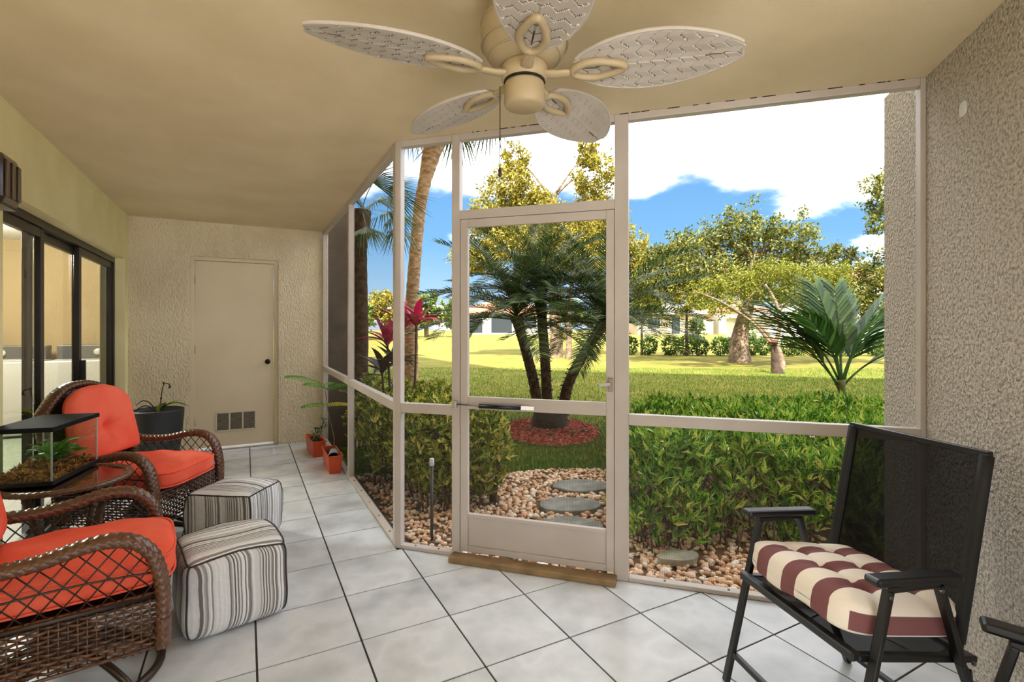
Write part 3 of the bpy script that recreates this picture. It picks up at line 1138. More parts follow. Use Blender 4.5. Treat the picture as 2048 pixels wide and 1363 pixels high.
# ------------------------------------------------------------------ wicker table with terrarium
TC = (-0.785, 3.235)
TH = 0.60
tb = thing('wicker_side_table', 'round brown wicker side table with glass top between the rockers', 'table', (TC[0], TC[1], 0))
m = MB()
wov(m, [(0.248 * math.cos(2 * PI * k / 60), 0.248 * math.sin(2 * PI * k / 60), TH - 0.012) for k in range(61)], 0.02, 0.014, ncirc=18)
m.build('rim', WICK, tb, smooth=True)
MB().lathe([(0.232, TH - 0.03), (0.232, TH - 0.016)], 40).build('tabletop', mat('table_weave', C(92, 54, 36), C(66, 38, 26), rough=0.5, scale=40, bump=0.6, bscale=120), tb)
MB().lathe([(0.236, TH - 0.014), (0.236, TH - 0.006)], 48).build('glass_top', glass_mat('table_glass', (0.85, 0.8, 0.78, 1)), tb)
for k in range(4):
    a = PI / 4 + k * PI / 2 + 0.3
    ca, sa = math.cos(a), math.sin(a)
    m = MB()
    wov(m, catmull([(0.21 * ca, 0.21 * sa, TH - 0.03), (0.17 * ca, 0.17 * sa, 0.45), (0.14 * ca, 0.14 * sa, 0.30), (0.16 * ca, 0.16 * sa, 0.15), (0.215 * ca, 0.215 * sa, 0.0)], 6), 0.019, 0.019, ncirc=14, up=(1, 0.2, 0))
    m.build('leg', WICK, tb, smooth=True)
MB().tube([(0.15 * math.cos(2 * PI * k / 32), 0.15 * math.sin(2 * PI * k / 32), 0.19) for k in range(32)], 0.010, 8, closed=True).build('stretcher_ring', WICKD, tb, smooth=True)

TA = math.radians(78)                   # long side of the tank
tx, ty = math.cos(TA), math.sin(TA)
TL_, TW_ = 0.41, 0.245
tcx, tcy = -0.80 + tx * TL_ / 2 - ty * TW_ / 2, 3.085 + ty * TL_ / 2 + tx * TW_ / 2
tcx = max(tcx, -0.885)
tk = thing('glass_terrarium', 'glass terrarium tank with black lid on the wicker table', 'terrarium', (tcx, tcy, TH + 0.002), TA)
hx, hy, tz = TL_ / 2, TW_ / 2, 0.25
TG = glass_mat('tank_glass', (0.90, 0.95, 0.92, 1))
for nm, b in (('pane', (-hx, hx, -hy, -hy + 0.004)), ('pane', (-hx, hx, hy - 0.004, hy)), ('pane', (-hx, -hx + 0.004, -hy + .004, hy - .004)), ('pane', (hx - 0.004, hx, -hy + .004, hy - .004))):
    MB().bx(b[0], b[1], b[2], b[3], 0.004, tz).build(nm, TG, tk)
MB().bx(-hx, hx, -hy, hy, 0.0, 0.004).build('base', BLACK, tk)
bf = MB()
for s in (-1, 1):
    bf.bx(-hx - .004, hx + .004, s * hy - 0.004, s * hy + 0.004, 0, 0.02)
    bf.bx(s * hx - 0.004, s * hx + 0.004, -hy, hy, 0, 0.02)
bf.build('base_frame', BLACK, tk)
for sx in (-1, 1):
    for sy in (-1, 1):
        MB().bx(sx * (hx - .003) - .003, sx * (hx - .003) + .003, sy * (hy - .003) - .003, sy * (hy - .003) + .003, 0.02, tz).build('corner_seal', mat('silicone', C(190, 205, 196), rough=0.3), tk)
MB().bx(-hx - 0.008, hx + 0.008, -hy - 0.008, hy + 0.008, tz, tz + 0.022).build('lid', mat('lid_black', C(24, 24, 26), rough=0.85, spec=0.15), tk, bevel=0.003)
# coconut fibre and moss, far too fine to count
npz = 2600
cs = np.stack([rng.uniform(-hx + .012, hx - .012, npz), rng.uniform(-hy + .012, hy - .012, npz), np.zeros(npz)], 1)
hgt = 0.035 + 0.045 * np.exp(-((cs[:, 0] + 0.04) ** 2 + (cs[:, 1] - 0.02) ** 2) / 0.006) + 0.02 * np.sin(cs[:, 0] * 30) ** 2
cs[:, 2] = 0.006 + rng.uniform(0.1, 1, npz) * hgt


def shards(cs, l, w, flat=1.0):
    n = len(cs)
    d = rng.normal(size=(n, 3))
    d[:, 2] *= flat
    d /= np.linalg.norm(d, axis=1)[:, None]
    e = np.cross(d, rng.normal(size=(n, 3)))
    e /= np.linalg.norm(e, axis=1)[:, None]
    nn = np.cross(d, e)
    l = (l * rng.uniform(0.6, 1.4, n))[:, None] / 2
    w = (w * rng.uniform(0.6, 1.4, n))[:, None] / 2
    V = np.stack([cs - d * l, cs + e * w + nn * w * .4, cs + d * l, cs - e * w + nn * w * .4], 1).reshape(-1, 3)
    F = np.arange(4 * n).reshape(-1, 4)
    return V, F


V, F = shards(cs, 0.028, 0.010, 0.6)
V[:, 0] = np.clip(V[:, 0], -hx + .006, hx - .006)
V[:, 1] = np.clip(V[:, 1], -hy + .006, hy - .006)
V[:, 2] = np.maximum(V[:, 2], 0.006)
FIB = mat('coconut_fibre', C(214, 148, 72), C(138, 80, 34), rough=0.9, scale=30, island=0.7)
o = fast('substrate', V, F, FIB, tk)
tag(o, 'orange brown coconut fibre', kind='stuff')
MB().grid(lambda a, b: ((2 * a - 1) * (hx - .006), (2 * b - 1) * (hy - .006), 0.012 + 0.020 * math.exp(-(((2 * a - 1) * hx + .04) ** 2) / 0.006)), 20, 12).build('substrate_bed', FIB, tk, smooth=True)
# leafy plant inside
LEAFB = mat('bright_leaf', C(156, 206, 76), C(92, 154, 52), rough=0.4, scale=20, island=0.7, trans=0.25)
tp = thing('terrarium_plant', 'bright green curly plant inside the glass terrarium', 'plant', (tcx + 0.06 * tx, tcy + 0.06 * ty, TH + 0.05))


def leaf_part(parent, name, m, length, width, droop, az, el, base=(0, 0, 0), twist=0.0, n=8, fold=0.25):
    """one broad leaf with a midrib crease, arching outwards"""
    mb = MB()

    def fn(u, v):
        s = u * length
        w = width * math.sin(PI * min(1, 0.06 + 0.94 * u) ** 0.85) * 0.5
        q = (2 * v - 1) * w
        e = el - droop * u
        x = s * math.cos((el + e) / 2)
        z = s * math.sin((el + e) / 2)
        return (x - math.sin(e) * abs(q) * fold, q, z + math.cos(e) * abs(q) * fold)
    mb.grid(fn, n, 4)
    return mb.build(name, m, parent, smooth=True, loc=base, rot=(twist, 0, az))


for k in range(22):
    a = k * 2.4
    leaf_part(tp, 'leaf', LEAFB, random.uniform(0.09, 0.15), random.uniform(0.05, 0.075), random.uniform(0.6, 1.8), a, random.uniform(0.5, 1.4), base=(0.012 * math.cos(a), 0.012 * math.sin(a), random.uniform(0, 0.04)))
MB().tube(catmull([(0, 0, 0), (0.01, 0.0, 0.05), (-0.03, 0.02, 0.11), (-0.06, 0.02, 0.10)], 5), 0.004, 6).build('stem', LEAFB, tp, smooth=True)

# ------------------------------------------------------------------ striped poufs
ST_STOPS = [(0.0, C(116, 110, 106)), (0.20, C(212, 211, 210)), (0.30, C(146, 142, 140)), (0.38, C(226, 226, 226)), (0.52, C(172, 169, 167)), (0.58, C(220, 219, 218)), (0.68, C(126, 121, 119)), (0.76, C(232, 232, 232)), (0.88, C(100, 96, 96))]
SIDE = stripes_mat('pouf_side_stripes', (1, 1, 0), 0.0062, ST_STOPS)
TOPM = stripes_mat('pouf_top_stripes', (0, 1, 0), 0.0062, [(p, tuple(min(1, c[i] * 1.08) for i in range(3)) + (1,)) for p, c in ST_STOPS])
PIPE = mat('dark_piping', C(56, 52, 52), rough=0.7)


def pouf(label, loc, rz, size, seed):
    t = thing('pouf', label, 'pouf', loc, rz, 'striped poufs')
    rs = random.Random(seed)
    ph = [rs.uniform(0, 6) for _ in range(6)]
    P = 9.0

    def fn(w, x):
        px, py, pz = x
        r = max(0, 1 - max(abs(w[0]), abs(w[1])) ** 2)
        if w[2] > 0.5:
            pz += 0.008 * math.sin(px * 14 + ph[0]) * math.cos(py * 12 + ph[1]) - 0.012 * abs(w[0] * w[1]) + 0.012 * r
        k = 1 + 0.055 * (1 - w[2] ** 2) * (0.7 + 0.3 * math.sin(3 * w[0] + ph[2]) * math.cos(3 * w[1] + ph[3]))
        k += 0.012 * math.sin(w[2] * 4 + ph[4])
        return (px * k, py * k, pz)
    hz2 = size[2] / 2
    MB().rbox(size, P, 18, c=(0, 0, hz2), fn=fn, mif=lambda ax, sg: 1 if ax == 2 and sg > 0 else 0).build('cover', [SIDE, TOPM], t, smooth=True, weld=True)

    def edge(fix, run):
        pts = []
        for k in range(25):
            a = 2 * k / 24 - 1
            q = list(fix)
            q[run] = a
            kk = sum(abs(c) ** P for c in q) ** (-1 / P)
            w = [c * kk for c in q]
            x = fn(w, (w[0] * size[0] / 2, w[1] * size[1] / 2, w[2] * size[2] / 2))
            pts.append((x[0] * 1.004, x[1] * 1.004, x[2] + hz2 + (0.002 if w[2] > 0.5 else 0.003)))
        return pts
    for s in (-1, 1):
        MB().tube(edge((0, s, 1), 0), 0.0042, 6).build('piping', PIPE, t, smooth=True)
        MB().tube(edge((s, 0, 1), 1), 0.0042, 6).build('piping', PIPE, t, smooth=True)
        for s2 in (-1, 1):
            MB().tube(edge((s, s2, 0), 2), 0.0042, 6).build('piping', PIPE, t, smooth=True)
    return t


pouf('grey striped fabric pouf nearer the camera, in front of the rocker at the left edge', (-0.065, 2.735, 0), math.radians(12), (0.415, 0.415, 0.355), 3)
pouf('grey striped fabric pouf behind the other one, by the rocker with the arched back', (-0.055, 3.62, 0), math.radians(-32), (0.43, 0.37, 0.35), 8)

# ------------------------------------------------------------------ planter with orchid
pl = thing('potted_orchid', 'round black planter with a drooping orchid by the storage door', 'plant pot', (-0.735, 5.78, 0))
MB().lathe([(0.145, 0.0), (0.155, 0.02), (0.195, 0.30), (0.213, 0.545), (0.213, 0.56), (0.205, 0.566), (0.197, 0.56), (0.193, 0.50)], 48).build('pot', mat('planter_black', C(46, 47, 50), C(40, 41, 44), rough=0.55, scale=3), pl, smooth=True)
MB().lathe([(0.001, 0.512), (0.196, 0.505)][::-1], 32).build('soil', mat('potting_soil', C(40, 28, 20), C(24, 18, 14), rough=1, scale=40, bump=1, bscale=90), pl)
OL = mat('orchid_leaf', C(70, 118, 48), C(36, 82, 34), rough=0.3, scale=6, island=0.5)
OLY = mat('orchid_leaf_yellow', C(196, 196, 72), C(150, 170, 60), rough=0.4, scale=6)
OD = mat('orchid_root', C(52, 50, 36), C(38, 34, 26), rough=0.6, scale=8)
leaf_part(pl, 'leaf', OL, 0.24, 0.085, 2.3, -0.25, 1.30, base=(0.03, -0.05, 0.54))
leaf_part(pl, 'leaf', OLY, 0.20, 0.085, 1.9, 0.2, 1.35, base=(0.03, 0.0, 0.54))
leaf_part(pl, 'leaf', OLY, 0.15, 0.075, 1.4, -0.9, 1.4, base=(0.02, -0.05, 0.54))
leaf_part(pl, 'leaf', OL, 0.18, 0.06, 1.7, 0.9, 1.2, base=(0.02, 0.02, 0.54))
for pts in ([(0, 0, 0.5), (-0.05, -0.02, 0.62), (-0.11, -0.03, 0.655), (-0.16, -0.04, 0.62)], [(0, 0, 0.5), (-0.05, -0.04, 0.59), (-0.10, -0.06, 0.61), (-0.15, -0.08, 0.585)], [(0, 0, 0.5), (-0.07, -0.03, 0.56), (-0.15, -0.09, 0.55)]):
    MB().tube(catmull(pts, 6), 0.0055, 6).build('air_root', OD, pl, smooth=True)
MB().tube(catmull([(0.0, 0, 0.5), (0.02, 0, 0.62), (0.035, 0, 0.74), (0.05, 0, 0.80), (0.085, 0, 0.80), (0.10, 0, 0.77), (0.085, 0, 0.755)], 6), 0.0045, 6).build('flower_spike', OD, pl, smooth=True)
for z, x in ((0.665, 0.026), (0.81, 0.045), (0.77, 0.095)):
    MB().rbox((0.018, 0.018, 0.024), 2, 5, c=(x, 0, z)).build('bud', OD, pl, smooth=True)

# ------------------------------------------------------------------ terracotta window boxes
TERRA = mat('terracotta_plastic', C(214, 84, 40), C(196, 70, 32), rough=0.4, scale=4)
SOIL = MATS['potting_soil']


def trough(label, loc, rz, L=0.44, W=0.125, H=0.165):
    t = thing('window_box', label, 'planter', loc, rz, 'terracotta window boxes')
    m = MB()
    k = 0.80
    o_b = [(-L / 2 * .92, -W / 2 * k), (L / 2 * .92, -W / 2 * k), (L / 2 * .92, W / 2 * k), (-L / 2 * .92, W / 2 * k)]
    o_t = [(-L / 2, -W / 2), (L / 2, -W / 2), (L / 2, W / 2), (-L / 2, W / 2)]
    i_t = [(x * 0.975, y * 0.90) for x, y in o_t]
    i_m = [(x * 0.95, y * 0.84) for x, y in o_t]
    vs = [(x, y, 0) for x, y in o_b] + [(x, y, H) for x, y in o_t] + [(x, y, H) for x, y in i_t] + [(x, y, H - 0.05) for x, y in i_m]
    fs = [(3, 2, 1, 0)]
    for a in (0, 4, 8):
        fs += [(a + i, a + (i + 1) % 4, a + 4 + (i + 1) % 4, a + 4 + i) for i in range(4)]
    m.add(vs, fs)
    m.build('trough', TERRA, t, bevel=0.003)
    MB().grid(lambda u, v: ((2 * u - 1) * L / 2 * .955, (2 * v - 1) * W / 2 * .85, H - 0.042 + 0.006 * math.sin(u * 40) * math.sin(v * 17)), 24, 8).build('soil', SOIL, t, smooth=True)
    rl_ = MB()
    for a, b in ((0, 1), (1, 2), (2, 3), (3, 0)):
        rl_.bar((o_t[a][0], o_t[a][1], H - 0.004), (o_t[b][0], o_t[b][1], H - 0.004), 0.012, 0.010)
    rl_.build('rim', TERRA, t, bevel=0.002)
    return t


w1 = trough('terracotta window box with a tall ferny seedling beside the white post', (0.726, 5.03, 0), math.radians(90))
w2 = trough('terracotta window box with dark leafy plants in the corner by the wall', (0.655, 5.72, 0), math.radians(94))
DLEAF = mat('dark_variegated_leaf', C(44, 96, 44), None, rough=0.35, scale=60, stops=[(0.3, C(26, 62, 30)), (0.55, C(56, 116, 52)), (0.75, C(196, 210, 160))], trans=0.1)
for k in range(30):
    a = k * 2.39
    bx_ = -0.06 + random.uniform(-0.05, 0.05)
    leaf_part(w2, 'leaf', DLEAF, random.uniform(0.05, 0.085), random.uniform(0.03, 0.04), random.uniform(0.8, 1.6), a, random.uniform(0.2, 1.2), base=(bx_, random.uniform(-.02, .02), 0.13 + random.uniform(0, 0.13)))
for k in range(14):
    a = k * 2.39
    leaf_part(w2, 'leaf', DLEAF, random.uniform(0.05, 0.07), random.uniform(0.025, 0.035), random.uniform(0.8, 1.6), a, random.uniform(0.1, 1.0), base=(-0.02 + random.uniform(-.03, .03), -0.085 + random.uniform(-.02, .02), 0.25 + random.uniform(0, 0.11)))
MB().tube(catmull([(-0.06, 0, 0.12), (-0.055, 0, 0.2), (-0.06, 0.01, 0.27)], 4), 0.004, 6).build('stem', OD, w2, smooth=True)
MB().tube(catmull([(-0.03, -0.02, 0.12), (-0.025, -0.05, 0.22), (-0.02, -0.085, 0.34)], 4), 0.004, 6).build('stem', OD, w2, smooth=True)
for k in range(8):
    leaf_part(w2, 'leaf', LEAFB, 0.05, 0.03, 1.2, k * 0.8, 0.4, base=(-0.17, 0.02, 0.135))
# fern-leaved seedling
st = catmull([(-0.06, 0.0, 0.12), (-0.065, -0.012, 0.28), (-0.05, 0.0, 0.36), (-0.04, 0.035, 0.52), (-0.04, 0.06, 0.70), (-0.03, 0.075, 0.80)], 6)
MB().tube(st, [0.0055 - 0.003 * i / len(st) for i in range(len(st))], 6).build('stem', mat('seedling_stem', C(140, 116, 80), C(110, 92, 60), rough=0.6, scale=30), w1, smooth=True)
FERN = mat('ferny_leaf', C(120, 178, 60), C(84, 150, 44), rough=0.5, scale=10, island=0.6, trans=0.3)
FERNY = mat('ferny_leaf_yellow', C(206, 178, 60), C(180, 190, 70), rough=0.5, scale=10, island=0.6, trans=0.3)


def compound(parent, base, az, length, el, m, pairs=13):
    """a twice-feathered leaf"""
    V, F = [], []
    for k in range(1, pairs + 1):
        s = k / pairs
        z = length * s * math.sin(el) - 0.25 * length * s * s * 1.2
        pl_ = 0.085 * math.sin(PI * (0.15 + 0.8 * s)) ** 0.8
        for sg in (-1, 1):
            for q in range(7):
                a = (q + 1) / 7
                cx, cy = length * s * math.cos(el) + a * pl_ * 0.35, sg * a * pl_
                b = len(V)
                h = 0.0085
                V += [(cx - h, cy, z - a * 0.018), (cx, cy + sg * 0.010, z - a * .018 - .004), (cx + h, cy, z - a * 0.018), (cx, cy - sg * 0.004, z - a * .018 + .001)]
                F.append((b, b + 1, b + 2, b + 3))
    o = fast('fern_leaf', V, F, m, parent)
    o.location = base
    o.rotation_euler = (0, 0, az)
    MB().tube([(length * s * math.cos(el), 0, length * s * math.sin(el) - 0.3 * length * s * s) for s in np.linspace(0, 1, 8)], 0.0016, 5).build('leaf_stalk', m, o, smooth=True)
    return o


tp_ = Vector((-0.03, 0.075, 0.80))
compound(w1, tp_, math.radians(70), 0.40, 0.55, FERN, 16)
compound(w1, tp_ + Vector((0, 0, -0.02)), math.radians(120), 0.24, 0.55, FERN, 12)
compound(w1, tp_, math.radians(200), 0.22, 0.45, FERN, 12)
compound(w1, tp_ + Vector((-0.0, 0.0, -0.04)), math.radians(262), 0.24, 0.5, FERN, 12)
compound(w1, (-0.04, 0.055, 0.62), math.radians(95), 0.22, 0.3, FERN, 11)
compound(w1, (-0.04, 0.055, 0.62), math.radians(255), 0.2, 0.3, FERNY, 11)
gp = thing('tipped_flower_pot', 'small pale grey flower pot tipped over in the terracotta box', 'plant pot', (0.735, 4.995, 0.165), math.radians(100))
gp.rotation_euler = (math.radians(108), math.radians(0), math.radians(-8))
MB().lathe([(0.036, 0.0), (0.048, 0.085), (0.053, 0.086), (0.053, 0.10), (0.047, 0.10), (0.045, 0.085), (0.034, 0.006)], 28).build('pot', mat('pot_grey', C(178, 182, 186), C(160, 164, 168), rough=0.6, scale=6), gp, smooth=True)
MB().lathe([(0.001, 0.075), (0.044, 0.075)][::-1], 20).build('soil', SOIL, gp)

# ------------------------------------------------------------------ folding sling chairs
SLING = mesh_mat('sling_mesh', C(10, 10, 12), 0.92)


def folding_chair(label, loc, rz):
    t = thing('folding_chair', label, 'chair', loc, rz, 'black folding chairs')
    HW = 0.245

    def rod(name, pts, w=0.024, h=0.024, r=None):
        m = MB()
        for a, b in zip(pts[:-1], pts[1:]):
            m.bar(a, b, w, h, up=(0, 1, 0.01))
        return m.build(name, BLACK, t, bevel=0.004)
    for s in (-1, 1):
        y = s * (HW + 0.02)
        rod('front_leg', [(0.30, y, 0.0), (0.155, y, 0.60)], 0.018, 0.028)
        rod('rear_leg', [(-0.02, y, 0.60), (-0.10, y, 0.36), (-0.25, y, 0.0)], 0.018, 0.028)
        rod('arm_bar', [(-0.02, y, 0.602), (0.165, y, 0.602)], 0.018, 0.02)
        ar = MB().box((0.065, y, 0.625), (0.30, 0.052, 0.024), rot=Matrix.Rotation(math.radians(-3), 3, 'Y')).build('armrest', BLACK, t, bevel=0.009)
        rod('seat_rail', [(0.235, s * (HW - .01), 0.405), (-0.19, s * (HW - .01), 0.345)], 0.02, 0.026)
        rod('back_post', [(-0.12, s * (HW - .012), 0.34), (-0.245, s * (HW - .012), 0.955)], 0.024, 0.026)
        lk = rod('hinge_link', [(-0.145, s * (HW + .004), 0.33), (-0.115, s * (HW + .034), 0.20)], 0.008, 0.03)
        for p in ((0.160, 0.585), (-0.02, 0.585), (-0.138, 0.30), (-0.12, 0.22), (-0.135, 0.36)):
            MB().tube([(p[0], s * (HW + .028), p[1]), (p[0], s * (HW + .0345), p[1])], 0.006, 8).build('rivet', STEEL, t)
    rod('front_crossbar', [(0.243, -HW, 0.41), (0.243, HW, 0.41)], 0.026, 0.026)
    rod('leg_crossbar', [(0.272, -HW - .01, 0.105), (0.272, HW + .01, 0.105)], 0.02, 0.02)
    rod('rear_crossbar', [(-0.225, -HW - .01, 0.06), (-0.225, HW + .01, 0.06)], 0.02, 0.02)
    rod('seat_crossbar', [(-0.18, -HW, 0.345), (-0.18, HW, 0.345)], 0.02, 0.02)
    rod('top_bar', [(-0.246, -HW, 0.955), (-0.246, HW, 0.955)], 0.02, 0.02)
    # cloth: a sheet over the back posts and one over the seat, hemmed over the tubes
    nb = 14

    def bfn2(a, b):
        y = (2 * a - 1) * (HW - 0.004)
        z = 0.39 + b * 0.56
        x = -0.138 - 0.115 * b - 0.022 * (1 - (2 * a - 1) ** 2) * math.sin(PI * b) + 0.012
        return (x, y, z)
    MB().grid(bfn2, nb, nb).build('back_sling', SLING, t, smooth=True)
    for s in (-1, 1):
        m = MB()
        m.tube([(-0.134 - 0.111 * q, s * (HW - .012), 0.40 + 0.55 * q) for q in np.linspace(0, 1, 6)], 0.0185, 10)
        m.build('sling_hem', mat('sling_hem_black', C(22, 22, 26), rough=0.7), t, smooth=True)
    MB().grid(lambda a, b: (-0.18 + 0.42 * b, (2 * a - 1) * (HW - .004), 0.352 + 0.062 * b - 0.02 * math.sin(PI * a) * math.sin(PI * b)), nb, nb).build('seat_sling', SLING, t, smooth=True)
    return t


FC, FA = (1.825, 0.97, 0), math.radians(164)
folding_chair('black folding chair with sling back and striped cushion by the stucco wall', FC, FA)
folding_chair('black folding chair mostly outside the picture, only one arm showing', (1.41, 0.236, 0), math.radians(115))
# striped tufted seat cushion
def band_mat(name, axis, stops):
    m, t, p = principled(name)
    p.inputs['Roughness'].default_value = 0.85
    p.inputs['Specular IOR Level'].default_value = 0.2
    tc = N(t, 'ShaderNodeTexCoord')
    sp_ = N(t, 'ShaderNodeSeparateXYZ')
    t.links.new(tc.outputs['Object'], sp_.inputs[0])
    v = math_n(t, 'ADD', sp_.outputs[axis], None, vb=0.5)
    rp = ramp(t, stops, 'CONSTANT')
    t.links.new(v, rp.inputs[0])
    t.links.new(rp.outputs[0], p.inputs['Base Color'])
    return m


CR_, MA_ = C(240, 230, 218), C(128, 84, 86)
STR = band_mat('cushion_stripes', 'Y', [(0, CR_), (0.345, MA_), (0.405, CR_), (0.47, MA_), (0.53, CR_), (0.595, MA_), (0.655, CR_)])
BND = band_mat('cushion_side_band', 'Z', [(0, CR_), (0.538, MA_), (0.592, CR_)])
sc_ = thing('chair_cushion', 'cream and maroon striped tufted cushion on the black folding chair', 'cushion', (FC[0], FC[1], 0.395), FA)
sc_.rotation_euler = (0, math.radians(-7.5), FA)
tuf = [(x, y) for x in (-0.075, 0.085) for y in (-0.135, 0.0, 0.135)]


def cz(x, y, w):
    e = max(0, 1 - max(abs(w[0]), abs(w[1])) ** 7) ** 0.5
    z = 0.035 * e
    d = 0
    for a, b in tuf:
        dd = math.hypot(x - a, y - b)
        d += 0.030 * math.exp(-(dd / 0.022) ** 2) + 0.012 * math.exp(-(dd / 0.06) ** 2)
        d += 0.008 * math.exp(-(abs(y - b) / 0.012) ** 2) * math.exp(-(abs(x - a) / 0.12) ** 2)
        d += 0.008 * math.exp(-(abs(x - a) / 0.012) ** 2) * math.exp(-(abs(y - b) / 0.1) ** 2)
    return z - min(d, 0.055) * e


def ccf(w, x):
    px, py, pz = x
    if w[2] > 0.5:
        pz += cz(px, py, w)
    pz += 0.006 * math.sin(py * 25) * (w[2] < 0)
    return (px, py, pz)


m = MB().rbox((0.47, 0.475, 0.085), 5, 40, c=(0.035, 0, 0.065), fn=ccf, mif=lambda ax, sg: 1 if ax == 1 else 0)
m.build('cover', [STR, BND], sc_, smooth=True, weld=True)
#@@GARDEN
# ------------------------------------------------------------------ ground
ZG = -0.10
GRASS = mat('lawn_soil', C(128, 146, 62), None, rough=0.95, scale=0.9, detail=8, spec=0.1,
            stops=[(0.25, C(100, 108, 41)), (0.5, C(125, 119, 53)), (0.75, C(148, 131, 67))])
BOUNCE = mat('pale_bounce_ground', C(236, 233, 228), C(226, 223, 218), rough=0.9, scale=3)  # pale tone picked to bounce sunlight into the porch


def gz(r, d):
    """the lawn rises a little towards the far side"""
    return ZG + 0.55 * max(0.0, min(1.0, (d - 24) / 30.0)) ** 1.5 + 0.02 * math.sin(d * 0.5 + r * 0.3) * min(1, d / 15)


ln_ = MB()
ln_.grid(lambda u, v: (lambda r, d: tuple(G(r, d, gz(r, d) - 0.015)))((2 * v - 1) * (8 + 110 * u ** 1.5), 2.2 + 125 * u ** 1.7), 90, 60)
tag(ln_.build('lawn', GRASS, None, smooth=True), 'broad mown lawn behind the patio', None, None, 'structure')
back_poly = [(-30, -40), (40, -40), (40, -18.7), (3.3, 0.75), (2.62, 0.0), (2.62, -3.02), (0.28, -3.02), (0.28, -1.42), (-30, -1.42)]
tag(MB().prism(back_poly, ZG - 0.1, ZG).build('bounce_ground', BOUNCE), 'unseen pale ground added behind the patio to bounce sunlight in', None, None, 'structure')  # unseen ground added to throw sunlight in from behind the camera

# grass blades on the near lawn


def blades(n, rfun, h, w, lean=0.5):
    rr, dd = rfun(n)
    x, y = Gn(rr, dd)
    z = np.array([gz(a, b) for a, b in zip(rr, dd)])
    base = np.stack([x, y, z - 0.012], 1)
    a = rng.uniform(0, 2 * PI, n)
    hh = h * rng.uniform(0.6, 1.3, n)
    ww = w * rng.uniform(0.7, 1.3, n)
    sx, sy = np.cos(a) * ww, np.sin(a) * ww
    la = rng.uniform(0, 2 * PI, n)
    ll = lean * hh * rng.uniform(0.1, 1.0, n)
    A = base + np.stack([sx, sy, 0 * sx], 1)
    B = base - np.stack([sx, sy, 0 * sx], 1)
    T = base + np.stack([np.cos(la) * ll, np.sin(la) * ll, hh], 1)
    V = np.stack([A, B, T], 1).reshape(-1, 3)
    return V, np.arange(3 * n).reshape(-1, 3)


def bed_edge(r):
    """distance at which gravel gives way to grass"""
    return 4.95 + 0.12 * np.sin(r * 3.0) + 0.10 * r


MB_C, MB_R = (0.53, 7.02), (0.66, 0.92)           # mulch bed under the palm (r, d)


def lawn_near(n):
    R_, D_ = [], []
    tot = 0
    while tot < n:
        k = n * 2
        d = 4.7 + (rng.uniform(0, 1, k) ** 1.6) * 13
        r = rng.uniform(-0.62, 1.0, k) * d * 0.95
        ok = d > bed_edge(r)
        ok &= ((r - MB_C[0]) / MB_R[0]) ** 2 + ((d - MB_C[1]) / MB_R[1]) ** 2 > 1
        gx, gy = Gn(r, d)
        ok &= (gx > 1.32) | (gy < 6.2)
        ok &= gx > 0.95
        R_.append(r[ok])
        D_.append(d[ok])
        tot += ok.sum()
    return np.concatenate(R_)[:n], np.concatenate(D_)[:n]


BLADEM = mat('grass_blade', C(120, 150, 50), None, rough=0.55, scale=0.6, island=0.45, trans=0.25, spec=0.25,
             stops=[(0.2, C(50, 98, 20)), (0.45, C(76, 122, 32)), (0.65, C(100, 136, 44)), (0.85, C(138, 144, 64))])
V, F = blades(150000, lawn_near, 0.05, 0.0042)
g = fast('grass', V, F, BLADEM)
tag(g, 'short green grass blades of the near lawn', 'grass', None, 'stuff')

# ------------------------------------------------------------------ gravel bed
EARTH = mat('bare_earth', C(120, 92, 66), C(92, 70, 50), rough=1, scale=14, bump=0.5, bscale=40)
bed = MB()
bed.grid(lambda u, v: (lambda r: tuple(G(r, 1.0 + v * (float(bed_edge(r)) - 1.0), ZG - 0.006)))(-1.8 + 6.5 * u), 40, 8)
tag(bed.build('ground_bed', EARTH, None, smooth=True), 'earth under the gravel along the screen wall', None, None, 'structure')
STONE_STOPS = [(0.15, C(180, 132, 96)), (0.35, C(226, 184, 144)), (0.5, C(244, 220, 190)), (0.65, C(220, 164, 122)), (0.8, C(250, 242, 228)), (0.95, C(194, 166, 142))]
PEB = mat('river_pebble', C(214, 176, 136), None, rough=0.7, scale=9, objrand=0.8, stops=STONE_STOPS, bump=0.3, bscale=60)
PEBI = mat('river_pebbles', C(214, 176, 136), None, rough=0.7, scale=9, island=0.8, stops=STONE_STOPS)


def ico(sub=1):
    import bmesh
    bm = bmesh.new()
    bmesh.ops.create_icosphere(bm, subdivisions=sub, radius=1.0)
    v = np.array([x.co[:] for x in bm.verts])
    f = np.array([[q.index for q in x.verts] for x in bm.faces])
    bm.free()
    return v, f


IV, IF = ico(2)
SV, SF = ico(1)
pebs = []
for k in range(5):
    sc = np.array([1, rng.uniform(0.6, 0.95), rng.uniform(0.5, 0.75)])
    v = IV * sc * (1 + 0.13 * np.sin(IV @ rng.normal(size=(3, 1)) * 3 + k) + 0.08 * np.sin(IV @ rng.normal(size=(3, 1)) * 5))
    me = bpy.data.meshes.new('pebble')
    me.from_pydata(v.tolist(), [], IF.tolist())
    me.polygons.foreach_set('use_smooth', [True] * len(IF))
    me.materials.append(PEB)
    pebs.append(me)
STEPS = [(0.62, 4.50, 0.26, 0.17), (0.46, 4.02, 0.25, 0.165), (0.41, 3.60, 0.25, 0.15)]   # r, d, half width, half depth


def off_step(r, d, k=1.12):
    return all(((r - a) / (w * k)) ** 2 + ((d - b) / (h * k)) ** 2 > 1 for a, b, w, h in STEPS)


def on_gravel(r, d):
    x, y = Gn(r, d)
    return x + y > 3.84 + 0.13 and x - y < 1.45 and d < bed_edge(r) and x > 0.95 and off_step(r, d)


